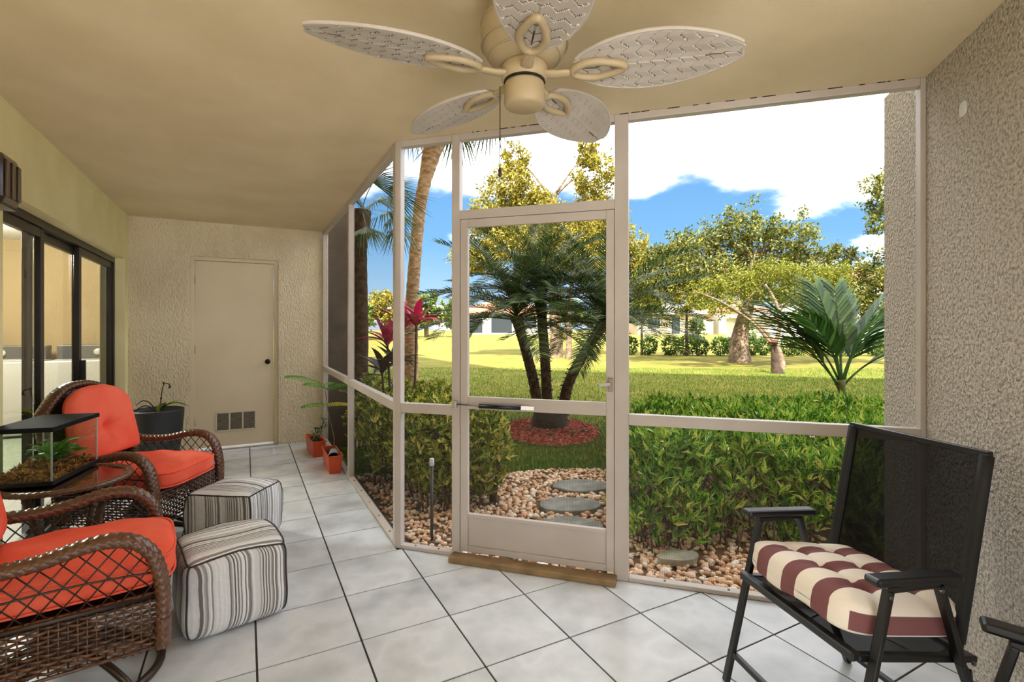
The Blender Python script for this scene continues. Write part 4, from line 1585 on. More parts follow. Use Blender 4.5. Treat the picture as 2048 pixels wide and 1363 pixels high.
n_ind = 0
taken = []
tries = 0
while n_ind < 300 and tries < 60000:
    tries += 1
    if random.random() < 0.62:
        d = random.uniform(3.3, 4.6)
        r = (random.uniform(1000, 1222) - 1024) / 1006 * d
    else:
        d = random.uniform(2.35, 3.15)
        r = random.uniform(0.62, 1.75)
    s = random.uniform(0.020, 0.034)
    if not on_gravel(r, d) or any((r - a) ** 2 + (d - b) ** 2 < (1.15 * (s + q)) ** 2 * 0.8 for a, b, q in taken):
        continue
    taken.append((r, d, s))
    o = bpy.data.objects.new('pebble', pebs[n_ind % 5])
    COL.objects.link(o)
    o.location = G(r, d, ZG + s * 0.45)
    o.scale = (s, s, s)
    o.rotation_euler = (random.uniform(-.4, .4), random.uniform(-.4, .4), random.uniform(0, 6.28))
    tag(o, 'tan river pebble in the gravel bed outside the screens', 'pebble', 'pebbles of the gravel bed')
    n_ind += 1
# the rest of the gravel
pc_ = []
while len(pc_) < 5200:
    d = random.uniform(2.0, 5.2)
    r = random.uniform(-1.5, 3.2)
    s = random.uniform(0.014, 0.030)
    if on_gravel(r, d):
        pc_.append((r, d, s))
pc_ = np.array(pc_)
x, y = Gn(pc_[:, 0], pc_[:, 1])
n = len(pc_)
ang = rng.uniform(0, 2 * PI, n)
sc = rng.uniform(0.6, 1.0, (n, 3)) * pc_[:, 2:3]
sc[:, 2] *= 0.75
V = SV[None] * sc[:, None, :] * (1 + 0.15 * rng.normal(size=(n, len(SV), 1)) * 0.6)
ca, sa = np.cos(ang)[:, None], np.sin(ang)[:, None]
V = np.stack([V[..., 0] * ca - V[..., 1] * sa, V[..., 0] * sa + V[..., 1] * ca, V[..., 2]], 2)
V += np.stack([x, y, np.full(n, ZG) + pc_[:, 2] * rng.uniform(0.0, 0.5, n)], 1)[:, None, :]
F = (SF[None] + (np.arange(n) * len(SV))[:, None, None]).reshape(-1, 3)
tag(fast('gravel', V.reshape(-1, 3), F, PEBI, None, True), 'tan and pink river gravel filling the bed', 'gravel', None, 'stuff')
# stepping stones
SLATE = mat('slate', C(148, 148, 140), C(116, 116, 110), rough=0.8, scale=9, bump=0.6, bscale=18, bdist=0.02)
for (r, d, w, h), lab in zip(STEPS, ('grey slate stepping stone nearest the lawn', 'grey slate stepping stone in the middle of the gravel path', 'grey slate stepping stone half hidden by the door kick panel')):
    c = G(r, d, ZG + 0.0)
    pts = []
    for k in range(18):
        th = 2 * PI * k / 18
        q = 1 + random.uniform(-0.07, 0.07)
        pts.append((w * math.cos(th) * q, h * math.sin(th) * q))
    o = MB().prism(pts, -0.02, 0.034).build('stepping_stone', SLATE, None, bevel=0.008)
    o.location = c
    o.rotation_euler = (0, 0, -YAW)
    tag(o, lab, 'stepping stone', 'slate stepping stones')
c = G(1.01, 3.07, ZG + 0.035)
o = MB().prism([(0.13 * math.cos(2 * PI * k / 12) * (1 + .12 * math.sin(k * 2.1)), 0.075 * math.sin(2 * PI * k / 12), ) for k in range(12)], -0.02, 0.02).build('flat_stone', mat('pale_stone', C(170, 166, 146), C(140, 136, 118), rough=0.8, scale=12), None, bevel=0.006)
o.location = c
o.rotation_euler = (0, 0, -YAW + 0.1)
tag(o, 'flat pale stone lying under the dark green hedge', 'stone')

# ------------------------------------------------------------------ leaf clouds


def leaf_cloud(name, pos, nrm, L, W, m, parent, up=0.35, fold=0.3, jit=0.7, droop=0.0):
    """pointed leaves: five corners folded along the rib, pointing roughly along nrm"""
    n = len(pos)
    d = nrm + jit * rng.normal(size=(n, 3))
    d[:, 2] += up
    d /= np.linalg.norm(d, axis=1)[:, None]
    e = np.cross(d, rng.normal(size=(n, 3)) * 0.6 + np.array([0, 0, 1.0]))
    e /= np.linalg.norm(e, axis=1)[:, None] + 1e-9
    nn = np.cross(e, d)
    l = (L * rng.uniform(0.6, 1.3, n))[:, None]
    w = (W * rng.uniform(0.7, 1.25, n))[:, None] / 2
    mid = pos + d * l * 0.45
    tip = pos + d * l - nn * l * droop
    V = np.stack([pos, mid + e * w + nn * w * fold, tip, mid - e * w + nn * w * fold, mid], 1).reshape(-1, 3)
    b = np.arange(n)[:, None] * 5
    F = np.concatenate([b + np.array([[0, 1, 4]]), b + np.array([[4, 1, 2]]), b + np.array([[0, 4, 3]]), b + np.array([[4, 3, 2]])], 0)
    o = fast(name, V, F, m, parent)
    return tag(o, kind='stuff')


def rosettes(pos, k, spread=0.012):
    """k leaves from each shoot"""
    p = np.repeat(pos, k, 0)
    a = rng.uniform(0, 2 * PI, len(p))
    el = rng.uniform(0.1, 1.2, len(p))
    nr = np.stack([np.cos(a) * np.cos(el), np.sin(a) * np.cos(el), np.sin(el)], 1)
    return p + nr * spread, nr


# dark glossy hedge outside the wide screen
HLEAF = mat('hedge_leaf', C(70, 116, 40), None, rough=0.2, scale=4, island=0.8, trans=0.28, spec=0.8,
            stops=[(0.12, C(58, 106, 30)), (0.38, C(112, 166, 52)), (0.6, C(162, 206, 72)), (0.78, C(210, 230, 98)), (0.92, C(244, 240, 124))])
TWIG = mat('twig_brown', C(108, 84, 60), C(78, 60, 44), rough=0.85, scale=20)
hg = thing('hedge', 'wide dark glossy green hedge outside the large screen panel', 'hedge', G(2.6, 4.4, ZG))


def hedge_top(r, d):
    e = np.clip(np.minimum.reduce([(d - (3.22 + 0.10 * np.sin(r * 5))) / 0.28, (6.05 + .15 * np.sin(r * 4) - d) / 0.5, (r - (0.70 + 0.20 * (d - 3.2) + 0.08 * np.sin(d * 6))) / 0.25, (5.6 - r) / 0.3]), 0, 1)
    return e ** 0.5 * (0.62 + 0.05 * np.sin(r * 3.1 + 1) * np.cos(d * 2.7) + 0.04 * np.sin(r * 9) * np.sin(d * 8))


sh = []
while len(sh) < 6500:
    d = rng.uniform(2.5, 6.1, 4000)
    r = rng.uniform(0.6, 5.6, 4000)
    x, y = Gn(r, d)
    t_ = hedge_top(r, d)
    ok = (t_ > 0.08) & (x + y > 3.84 + 0.42) & ((x - y < 1.40) | (x + y > 3.84 + 0.9))
    u = rng.uniform(0, 1, 4000)
    front = d < 3.75
    u = np.where(front & (rng.uniform(0, 1, 4000) < 0.7), rng.uniform(0.16, 1, 4000) ** 0.8, 0.80 + 0.2 * u)
    for q in np.where(ok)[0]:
        sh.append((x[q], y[q], ZG + t_[q] * u[q]))
sh = np.array(sh)
rng.shuffle(sh)
sh = sh[:6500]
pos, nr = rosettes(sh - np.array(hg.location)[None], 6)
leaf_cloud('foliage', pos, nr, 0.108, 0.031, HLEAF, hg, up=0.3, jit=0.25, droop=0.12)
tw = MB()
for k in range(320):
    d = random.uniform(3.15, 3.9)
    r = random.uniform(0.78, 4.0)
    x, y = Gn(r, d)
    if x + y < 4.3 or (x - y > 1.38 and x + y < 4.8):
        continue
    b = Vector((x, y, ZG)) - hg.location
    h = 0.42
    tw.tube([b, b + Vector((random.uniform(-.1, .1), random.uniform(-.1, .1), h * .55)), b + Vector((random.uniform(-.18, .18), random.uniform(-.18, .18), h))], [0.006, 0.004, 0.002], 4)
tag(tw.build('stems', TWIG, hg, smooth=True), kind='stuff')
for k in range(10):
    p = G(random.uniform(0.9, 3.0), random.uniform(3.5, 4.6), ZG + 0.64) - hg.location
    m = MB()
    for q in range(5):
        a = q * 2 * PI / 5
        m.add([p, p + Vector((math.cos(a - .4) * .014, math.sin(a - .4) * .014, .006)), p + Vector((math.cos(a) * .022, math.sin(a) * .022, .008)), p + Vector((math.cos(a + .4) * .014, math.sin(a + .4) * .014, .006))], [(0, 1, 2, 3)])
    m.build('blossom', mat('lilac_blossom', C(206, 190, 220), rough=0.6), hg)

# yellow-green shrub left of the screen door
SLEAF = mat('variegated_shrub_leaf', C(150, 160, 60), None, rough=0.4, scale=5, island=0.75, trans=0.28,
            stops=[(0.12, C(64, 96, 32)), (0.35, C(124, 146, 48)), (0.58, C(182, 188, 68)), (0.78, C(232, 220, 100)), (0.93, C(246, 236, 160))])


def shrub(name, label, cells, n, L, W, m, seed_z=0.15, group=None, k=5, nst=60):
    r0, d0 = cells[0][0], cells[0][1]
    t = thing(name, label, 'shrub', G(r0, d0, ZG), 0, group)
    P = []
    wsum = sum(c[2] * c[3] for c in cells)
    for (r, d, rad, h) in cells:
        q = int(n * rad * h / wsum)
        v = rng.normal(size=(q, 3))
        v /= np.linalg.norm(v, axis=1)[:, None]
        v *= (rng.uniform(0.55, 1.0, q) ** 0.5)[:, None]
        x, y = Gn(r, d)
        p = np.stack([x + v[:, 0] * rad, y + v[:, 1] * rad, ZG + h * 0.55 + v[:, 2] * h * 0.47], 1)
        ok = (p[:, 0] + p[:, 1] > 3.84 + 0.16) & (p[:, 0] > 0.98) & ~((p[:, 0] < 1.3) & (p[:, 1] > 6.1))
        P.append(p[ok])
    P = np.concatenate(P) - np.array(t.location)[None]
    pos, nr = rosettes(P, k, 0.008)
    leaf_cloud('foliage', pos, nr, L, W, m, t, up=0.25, jit=0.4)
    tw = MB()
    for q in range(nst):
        (r, d, rad, h) = random.choice(cells)
        b = G(r + random.uniform(-.5, .5) * rad, d + random.uniform(-.5, .5) * rad, ZG)
        if b.x + b.y < 4.0 or b.x < 1.0:
            continue
        b -= t.location
        tip = b + Vector((random.uniform(-.35, .35) * rad, random.uniform(-.35, .35) * rad, h * random.uniform(.5, .9)))
        tw.tube([b, b.lerp(tip, 0.5) + Vector((random.uniform(-.03, .03), random.uniform(-.03, .03), 0)), tip], [0.007, 0.005, 0.002], 4)
    if tw.v:
        tag(tw.build('stems', TWIG, t, smooth=True), kind='stuff')
    return t


shrub('variegated_shrub', 'yellow-green leafy shrub just outside the screen door hinge side', [(-0.26, 4.10, 0.26, 0.80), (-0.55, 4.05, 0.30, 0.82), (-0.30, 4.45, 0.28, 0.80), (-0.75, 4.30, 0.30, 0.82)], 1500, 0.068, 0.030, SLEAF, k=6)
shrub('variegated_shrub', 'olive leafy shrub outside the narrow screen beside the corner post', [(-0.85, 4.75, 0.34, 0.82), (-1.10, 4.6, 0.30, 0.80), (-0.55, 4.95, 0.36, 0.76), (-1.2, 5.2, 0.40, 0.80)], 1400, 0.068, 0.030, SLEAF, k=6)
shrub('variegated_shrub', 'low yellow-green shrub below the red cordyline', [(-1.45, 5.9, 0.45, 0.86), (-0.95, 6.0, 0.40, 0.78), (-1.9, 6.1, 0.40, 0.86)], 1100, 0.06, 0.026, SLEAF, k=6)
# sprinkler riser
x_, y_ = Gn(-0.545, 3.42)
sp = thing('sprinkler_riser', 'dark sprinkler riser pipe with white cap in front of the shrub', 'sprinkler', (x_, y_, ZG))
MB().tube([(0, 0, 0), (0, 0, 0.50)], 0.011, 10).build('pipe', mat('riser_grey', C(70, 76, 72), rough=0.6), sp, smooth=True)
MB().lathe([(0.012, 0.50), (0.016, 0.505), (0.016, 0.545), (0.012, 0.55)], 14).build('cap', mat('riser_white', C(214, 214, 208), rough=0.5), sp, smooth=True)

# ------------------------------------------------------------------ palms


def frond_mesh(length, arch, nl, ll, lw, droop, name='frond', rach=0.012, vee=0.5, start=0.12, fwd=0.6):
    """feather frond along +x: midrib and paired leaflets"""
    V, F = [], []
    N_ = 24

    def rib(s):
        th = arch[0] + (arch[1] - arch[0]) * s
        # integrate direction
        k = 12
        x = z = 0
        for q in range(k):
            a = arch[0] + (arch[1] - arch[0]) * s * (q + .5) / k
            x += math.cos(a) * s * length / k
            z += math.sin(a) * s * length / k
        return Vector((x, 0, z)), th
    for i in range(N_ + 1):
        s = i / N_
        p, th = rib(s)
        r = rach * (1 - 0.85 * s)
        nz = Vector((-math.sin(th), 0, math.cos(th)))
        V += [p + Vector((0, r, 0)), p + nz * r, p + Vector((0, -r, 0)), p - nz * r * .6]
    for i in range(N_):
        for k in range(4):
            a, b = i * 4 + k, i * 4 + (k + 1) % 4
            F.append((a, b, b + 4, a + 4))
    for i in range(nl):
        s = start + (1 - start) * (i + .5) / nl
        p, th = rib(s)
        t = Vector((math.cos(th), 0, math.sin(th)))
        nz = Vector((-math.sin(th), 0, math.cos(th)))
        lg = ll * (0.35 + 0.65 * math.sin(PI * min(1, 0.15 + 0.8 * s)) ** 0.7) * random.uniform(0.85, 1.1)
        for sg in (-1, 1):
            f2 = fwd * (0.6 + 0.8 * s)
            d = (Vector((0, sg, 0)) + t * f2 + nz * vee * random.uniform(0.6, 1.3)).normalized()
            w = (t - d * t.dot(d)).normalized() * lw
            b = len(V)
            dr = Vector((0, 0, -1)) * droop * lg
            m1 = p + d * lg * 0.5 + dr * 0.2
            tip = p + d * lg + dr
            V += [p + w * .5, p - w * .5, m1 - w, m1 + w, tip]
            F.append((b, b + 1, b + 2, b + 3))
            F.append((b + 3, b + 2, b + 4, b + 4))
    me = bpy.data.meshes.new(name)
    me.from_pydata([tuple(v) for v in V], [], [q if q[2] != q[3] else q[:3] for q in F])
    return me


def put_frond(me, m, parent, loc, az, el, roll=0.0, name='frond'):
    if not me.materials:
        me.materials.append(m)
    o = bpy.data.objects.new(name, me)
    COL.objects.link(o)
    o.parent = parent
    o.location = loc
    o.rotation_euler = (Matrix.Rotation(az, 3, 'Z') @ Matrix.Rotation(-el, 3, 'Y') @ Matrix.Rotation(roll, 3, 'X')).to_euler()
    return o


PALM = mat('date_palm_leaf', C(70, 92, 52), None, rough=0.42, scale=6, island=0.7, trans=0.2, spec=0.4,
           stops=[(0.15, C(34, 54, 28)), (0.45, C(62, 86, 44)), (0.7, C(98, 118, 62)), (0.92, C(158, 166, 98))])
TRUNKD = mat('palm_trunk_dark', C(104, 80, 56), C(62, 48, 34), rough=0.95, scale=14, bump=1, bscale=30, bdist=0.02)
fr_me = [frond_mesh(random.uniform(1.35, 1.6), (0.0, -a), 58, 0.28, 0.0078, 0.28) for a in (0.6, 0.9, 1.2, 1.4, 1.05, 0.75)]
BASE = G(0.50, 7.15, ZG)
dp = thing('date_palm', 'triple trunk pygmy date palm in the red mulch bed', 'palm', BASE)
TR = [((-0.09, 0.0), (-0.44, 0.05), 1.60), ((0.02, 0.1), (-0.08, 0.25), 1.85), ((0.20, 0.0), (0.80, -0.1), 1.52)]
cy_, sy_ = math.cos(YAW), math.sin(YAW)
for ti, ((r0, d0), (r1, d1), h) in enumerate(TR):
    lo = lambda r, d, z: Vector((r * cy_ + d * sy_, -r * sy_ + d * cy_, z))
    bend = 0.35 if ti == 2 else 0.6
    path = catmull([lo(r0, d0, 0.0), lo(r0 + (r1 - r0) * bend * .55, d0 + (d1 - d0) * .4, h * 0.45), lo(r1, d1, h)], 14)
    rad = [0.075 - 0.012 * i / len(path) + (0.03 * math.exp(-((i - len(path)) / 4) ** 2)) for i in range(len(path))]
    MB().tube(path, rad, 12, rfun=lambda i, k: 1 + 0.10 * ((i + k) % 2)).build('trunk', TRUNKD, dp, smooth=False)
    bt = MB()
    for q in range(120):
        i = random.randrange(1, len(path) - 2)
        a = random.uniform(0, 2 * PI)
        dv = Vector((math.cos(a), math.sin(a), 0.5))
        bt.bar(path[i] + dv * rad[i] * 0.8, path[i] + dv * (rad[i] + 0.028), 0.018, 0.010)
    tag(bt.build('leaf_stubs', TRUNKD, dp), kind='stuff')
    top = path[-1]
    nf = 32
    for k in range(nf):
        s = k / nf
        el = 1.42 - 1.30 * s ** 0.8 + random.uniform(-.12, .12)
        az = k * 2.39996 + random.uniform(-.15, .15) + ti
        put_frond(fr_me[k % 6], PALM, dp, top + Vector((0, 0, 0.05 - 0.12 * s)), az, el, random.uniform(-.3, .3))
MB().lathe([(0.27, 0.0), (0.25, 0.14), (0.22, 0.22), (0.12, 0.24)], 20).build('root_collar', mat('root_mass', C(66, 60, 48), C(40, 36, 28), rough=1, scale=20, bump=1, bscale=40), dp, smooth=True, loc=tuple(Vector((0.03 * cy_, -0.03 * sy_, 0))))

# red mulch
MUL = mat('red_mulch', C(160, 74, 58), None, rough=0.9, scale=10, island=0.8, stops=[(0.2, C(120, 50, 42)), (0.5, C(190, 88, 76)), (0.8, C(228, 146, 124))])
mm = MB()
mm.grid(lambda u, v: tuple(G(MB_C[0] + MB_R[0] * u * math.cos(2 * PI * v), MB_C[1] + MB_R[1] * u * math.sin(2 * PI * v), ZG + 0.035 * (1 - u * u) - 0.004)), 8, 40)
mu = mm.build('mulch_bed', MUL, None, smooth=True)
tag(mu, 'round bed of red wood mulch under the palm', 'mulch', None, 'stuff')
n = 5200
q = np.sqrt(rng.uniform(0, 1.05, n))
a = rng.uniform(0, 2 * PI, n)
x, y = Gn(MB_C[0] + MB_R[0] * q * np.cos(a), MB_C[1] + MB_R[1] * q * np.sin(a))
V, F = shards(np.stack([x, y, ZG + 0.035 * (1 - q * q) + rng.uniform(0, .02, n)], 1), 0.055, 0.016, 0.35)
fast('chips', V, F, MUL, mu)['kind'] = 'stuff'
for k, (r, d) in enumerate(((0.50, 6.55), (0.80, 6.6), (0.22, 6.8), (0.95, 6.75))):
    t = thing('weed_tuft', ('small grey-green weed in the mulch before the palm collar', 'small grey-green weed right of centre in the red mulch', 'small weed at the lawn side left of the red mulch', 'small weed at the far right of the red mulch')[k], 'weed', G(r, d, ZG + 0.02))
    for q in range(9):
        leaf_part(t, 'leaf', mat('weed_leaf', C(96, 110, 84), C(74, 92, 62), rough=0.7, scale=9), 0.09, 0.018, 0.8, q * 0.7, 1.1)

# tall sabal palm
TRUNKT = mat('palm_trunk_tan', C(214, 180, 146), C(150, 116, 86), rough=0.95, scale=9, bump=1, bscale=22, bdist=0.03, stretch=(1, 1, 2.2))
sb = thing('sabal_palm', 'tall leaning palm with rough tan trunk behind the narrow screen', 'palm', G(-1.86, 9.3, ZG))
PT = [(0, 0), (0.0, 1.4), (0.03, 2.2), (0.13, 3.4), (0.20, 3.9), (0.40, 4.75), (0.62, 5.6), (0.74, 6.25)]
path = catmull([Vector((r * cy_, -r * sy_, z)) for r, z in PT], 12)
rad = [0.122 if p.z < 1.6 else 0.122 - 0.012 * math.sin((p.z - 1.6)) + max(0, min(p.z, 5.2) - 4.15) * 0.09 for p in path]
MB().tube(path, rad, 18, rfun=lambda i, k: 1 + 0.045 * (1 if (i % 3 == 0) else 0) + 0.03 * math.sin(k * 5 + i * 3)).build('trunk', TRUNKT, sb, smooth=True)
FAN = mat('sabal_leaf', C(96, 118, 72), C(62, 84, 50), rough=0.4, scale=5, trans=0.15, island=0.5)


def fan_frond():
    V, F = [], []
    N_ = 30
    for k in range(8):
        pass
    b = 0
    for i in range(6):
        s = i / 5
        z = -0.30 * s * s
        V += [Vector((s * 0.9, 0.012, z)), Vector((s * 0.9, -0.012, z))]
    for i in range(5):
        F.append((2 * i, 2 * i + 1, 2 * i + 3, 2 * i + 2))
    o_ = Vector((0.9, 0, -0.30))
    for k in range(N_):
        a = (k / (N_ - 1) - 0.5) * 2 * 2.0
        d = Vector((math.cos(a), math.sin(a), -0.25 - 0.2 * abs(math.sin(a))))
        L_ = 0.80 * random.uniform(0.85, 1.1)
        w = Vector((-math.sin(a), math.cos(a), 0)) * 0.020
        b = len(V)
        V += [o_ + w * .2, o_ - w * .2, o_ + d * L_ * .5 - w, o_ + d * L_ * .5 + w, o_ + d * L_ + Vector((0, 0, -0.45 * L_))]
        F += [(b, b + 1, b + 2, b + 3), (b + 3, b + 2, b + 4)]
    me = bpy.data.meshes.new('frond')
    me.from_pydata([tuple(v) for v in V], [], F)
    me.materials.append(FAN)
    return me


ff = [fan_frond() for _ in range(3)]
for k in range(26):
    put_frond(ff[k % 3], FAN, sb, path[-1] + Vector((0, 0, -0.1)), k * 2.4, 1.2 - 1.9 * (k / 26), random.uniform(-.2, .2))

# smaller palm standing at the end of the back wall
p2 = thing('cabbage_palm', 'shaded palm with drooping fan fronds seen through the side screen', 'palm', G(-2.16, 7.15, ZG))
path2 = catmull([Vector((0, 0, 0)), Vector((0.02, 0, 1.3)), Vector((0.0, 0.0, 2.5)), Vector((0.03, 0, 3.1))], 10)
MB().tube(path2, [0.095 + (0.03 if i > 22 else 0) for i in range(len(path2))], 14, rfun=lambda i, k: 1 + 0.05 * ((i + k) % 2)).build('trunk', TRUNKD, p2, smooth=True)
for k in range(16):
    o = put_frond(ff[k % 3], FAN, p2, path2[-1], k * 2.4, 1.1 - 1.5 * (k / 16), random.uniform(-.2, .2))
    o.scale = (0.55, 0.55, 0.55)

# red cordyline
CORD = mat('cordyline_leaf', C(196, 38, 84), None, rough=0.3, scale=3, objrand=0.85, spec=0.5, trans=0.2,
           stops=[(0.2, C(140, 34, 60)), (0.4, C(206, 44, 92)), (0.6, C(244, 84, 136)), (0.8, C(176, 70, 80))])
CORDG = mat('cordyline_leaf_dark', C(92, 48, 44), C(70, 74, 40), rough=0.35, scale=4, trans=0.2)
co = thing('cordyline', 'red cordyline with magenta strap leaves beside the corner post', 'plant', G(-1.02, 4.95, ZG))
CH = [((-0.08, 0.1), 1.46, 13, 0.36, CORD), ((0.10, -0.1), 1.50, 13, 0.34, CORD), ((-0.22, 0.05), 1.30, 12, 0.34, CORD), ((-0.26, 0.0), 1.02, 11, 0.36, CORDG), ((-0.12, -0.05), 1.10, 9, 0.32, CORDG)]
for (r, d), h, nl, L_, m_ in CH:
    lo = lambda r, d, z: Vector((r * cy_ + d * sy_, -r * sy_ + d * cy_, z))
    MB().tube(catmull([lo(r * .3, d * .3, 0), lo(r * .8, d, h * .5), lo(r, d, h)], 5), 0.011, 6).build('stem', TWIG, co, smooth=True)
    for k in range(nl):
        leaf_part(co, 'leaf', m_, L_ * random.uniform(0.8, 1.1), 0.075, random.uniform(0.5, 1.3), k * 2.4 + r * 9, random.uniform(0.25, 1.35), base=tuple(lo(r, d, h - 0.012 * (k % 6))), n=10, fold=0.35)

# young coconut palm in the hedge
YP = mat('young_palm_leaf', C(74, 116, 50), None, rough=0.45, scale=5, island=0.6, trans=0.25, spec=0.5, stops=[(0.2, C(30, 60, 24)), (0.5, C(58, 98, 38)), (0.8, C(104, 138, 62))])
cp_ = thing('young_palm', 'young palm with arching fronds growing out of the hedge by the wall', 'palm', G(4.32, 6.6, ZG))
yf = [frond_mesh(random.uniform(1.35, 1.6), (0.0, -a), 15, 0.60, 0.028, 0.55, rach=0.02, vee=0.15, start=0.30, fwd=1.3) for a in (0.45, 0.8, 1.15)]
ST = mat('palm_stalk', C(120, 124, 66), C(90, 96, 48), rough=0.5, scale=6)
MB().tube(catmull([(0, 0, 0), (0.01, 0, 0.3), (0.0, 0, 0.75)], 5), [0.06 - 0.0015 * i for i in range(11)], 10).build('stem', ST, cp_, smooth=True)
wl_ = -YAW
for az, el, k in ((172, 1.0, 0), (165, 1.3, 1), (25, 1.2, 1), (8, 1.3, 0), (100, 1.45, 0), (205, 1.4, 2), (-5, 1.0, 2), (150, 1.5, 1), (60, 1.4, 0), (-60, 1.45, 1)):
    put_frond(yf[k], YP, cp_, (0, 0, 0.62), math.radians(az) + wl_, el, random.uniform(-.2, .2))
for az, el in ((182, 1.12),):
    put_frond(yf[0], YP, cp_, (0, 0, 0.55), math.radians(az) + wl_, el)

# ------------------------------------------------------------------ trees
BARK = mat('oak_bark', C(158, 134, 110), C(108, 90, 72), rough=0.95, scale=5, bump=1, bscale=12, bdist=0.05)
BARKD = mat('dark_bark', C(84, 66, 50), C(56, 44, 34), rough=0.95, scale=5, bump=1, bscale=14, bdist=0.05)


def leafm(name, stops, trans=0.3):
    return mat(name, stops[0][1], None, rough=0.5, scale=0.5, island=0.55, trans=trans, spec=0.3, stops=stops)


OAK = leafm('oak_leaf', [(0.15, C(58, 74, 34)), (0.4, C(104, 114, 50)), (0.62, C(156, 154, 72)), (0.88, C(206, 192, 108))])
OAKY = leafm('yellow_oak_leaf', [(0.15, C(112, 112, 44)), (0.4, C(162, 152, 58)), (0.7, C(206, 188, 84)), (0.95, C(232, 216, 128))])
FINE = leafm('fine_yellow_leaf', [(0.2, C(104, 114, 34)), (0.5, C(144, 146, 48)), (0.85, C(186, 180, 78))])
FARG = leafm('far_leaf', [(0.2, C(76, 104, 50)), (0.5, C(124, 146, 66)), (0.85, C(178, 182, 90))])


def tree(name, label, base, trunk, clumps, n, leaf, lm, bark=BARK, group=None, cat='tree', wisp=0.25):
    """trunk: list of (r,d,z,radius) from the base; clumps: (r,d,z,rad,flat); all in metres from the base"""
    r0, d0 = base
    z0 = gz(r0, d0)
    t = thing(name, label, cat, G(r0, d0, z0), 0, group)
    lo = lambda r, d, z: Vector((r * cy_ + d * sy_, -r * sy_ + d * cy_, z))
    P = catmull([lo(a, b, c if q else c - 0.3) for q, (a, b, c, _) in enumerate(trunk)], 5)
    rs = np.interp(np.linspace(0, len(trunk) - 1, len(P)), range(len(trunk)), [q[3] for q in trunk])
    MB().tube(P, list(rs), 12, rfun=lambda i, k: 1 + 0.06 * math.sin(k * 2.6 + i)).build('trunk', bark, t, smooth=True)
    pos = []
    wsum = sum(c[3] ** 2 for c in clumps)
    for (a, b, c, rad, flat) in clumps:
        tgt = lo(a, b, c)
        src = min(P[len(P) // 2:], key=lambda p: (p - tgt).length)
        mid = src.lerp(tgt, 0.5) + Vector((random.uniform(-.12, .12), random.uniform(-.12, .12), random.uniform(-.05, .2))) * (tgt - src).length
        rr = trunk[-1][3] * 0.7
        MB().tube(catmull([src, mid, tgt], 5), [rr * (1 - 0.085 * i) for i in range(11)], 7).build('branch', bark, t, smooth=True)
        k = int(n * rad ** 2 / wsum)
        # leaves gather in small sprays inside each clump
        ns = max(4, k // 26)
        v = rng.normal(size=(ns, 3))
        v /= np.linalg.norm(v, axis=1)[:, None]
        v *= (rng.uniform(0.15, 1.0, ns) ** 0.45)[:, None] * (1 + wisp * rng.normal(size=(ns, 1)) * 0.6)
        ctr = np.array(tgt)[None] + v * np.array([rad, rad, rad * flat])[None]
        idx = rng.integers(0, ns, k)
        pos.append(ctr[idx] + rng.normal(size=(k, 3)) * rad * 0.10)
    pos = np.concatenate(pos)
    nr = rng.normal(size=pos.shape)
    nr /= np.linalg.norm(nr, axis=1)[:, None]
    leaf_cloud('crown', pos, nr, leaf, leaf * 0.55, lm, t, up=0.0, jit=0.2)
    return t


tree('oak_tree', 'large spreading oak with thick pale trunk on the lawn', (9.25, 20.5),
     [(0, 0, 0, 0.52), (0.0, 0, 0.5, 0.38), (0.1, 0, 1.5, 0.27), (0.35, 0, 2.2, 0.23), (0.4, 0, 3.3, 0.15), (0.6, 0, 4.4, 0.09)],
     [(0.0, 0, 5.3, 1.15, .75), (-1.6, .5, 4.7, 1.2, .8), (1.6, -.4, 5.0, 1.1, .8), (0.2, .8, 4.0, 1.3, .8), (-2.4, -.3, 3.5, 1.2, .8), (2.4, .3, 3.9, 1.2, .8), (-3.3, .2, 4.3, .8, .8), (3.6, 0, 3.0, 1.1, .7), (1.0, -1.2, 3.1, 1.1, .7), (-1.0, -1, 3.3, 1.2, .7), (4.6, .5, 2.4, .9, .7), (-3.4, 0, 2.6, .9, .7), (2.6, -1, 2.3, .9, .7), (5.3, 0, 3.5, .8, .7), (4.3, .3, 4.2, .8, .8), (-4.0, 0, 3.4, .7, .8)], 30000, 0.16, OAK, wisp=0.45)
tree('fine_leaved_tree', 'yellow-green feathery tree in front of the large oak', (8.6, 17.5),
     [(0.75, -0.2, 0, 0.10), (0.7, 0, 0.6, 0.09), (0.2, 0, 1.3, 0.07), (-0.4, 0, 1.9, 0.07), (-0.8, 0, 2.3, 0.05)],
     [(-1.6, 0, 2.2, .75, .6), (-0.7, .2, 2.9, .8, .6), (0.5, 0, 3.4, .9, .55), (1.6, 0, 3.2, .9, .55), (-1.9, 0, 2.8, .6, .6), (2.6, .2, 3.3, .7, .5), (0.9, -.3, 2.5, .7, .5)], 9500, 0.10, FINE, bark=BARK)
tree('yellow_oak', 'tall yellow-leaved oak rising above the screen door', (2.1, 24.0),
     [(0, 0, 0, 0.36), (0.0, 0, 1.2, 0.27), (-0.1, 0, 3.0, 0.22), (-0.3, 0, 5.5, 0.16), (-.2, 0, 7.5, 0.1)],
     [(-2.2, 0, 8.2, 1.2, .9), (-1.2, .5, 7.0, 1.5, .8), (-3.2, 0, 6.6, 1.2, .8), (1.8, 0, 8.6, 1.1, 1.0), (2.0, .5, 7.0, 1.3, .8), (0.4, -.5, 5.8, 1.5, .7), (-2.2, -.5, 5.2, 1.5, .7), (2.6, 0, 5.4, 1.4, .7), (4.2, 0, 4.6, 1.2, .7), (-3.9, 0, 4.6, 1.1, .7), (3.6, 0, 3.4, 1.0, .7), (-1.9, 0, 9.3, .8, .9), (1.6, 0, 9.6, .7, .9)], 34000, 0.19, OAKY)
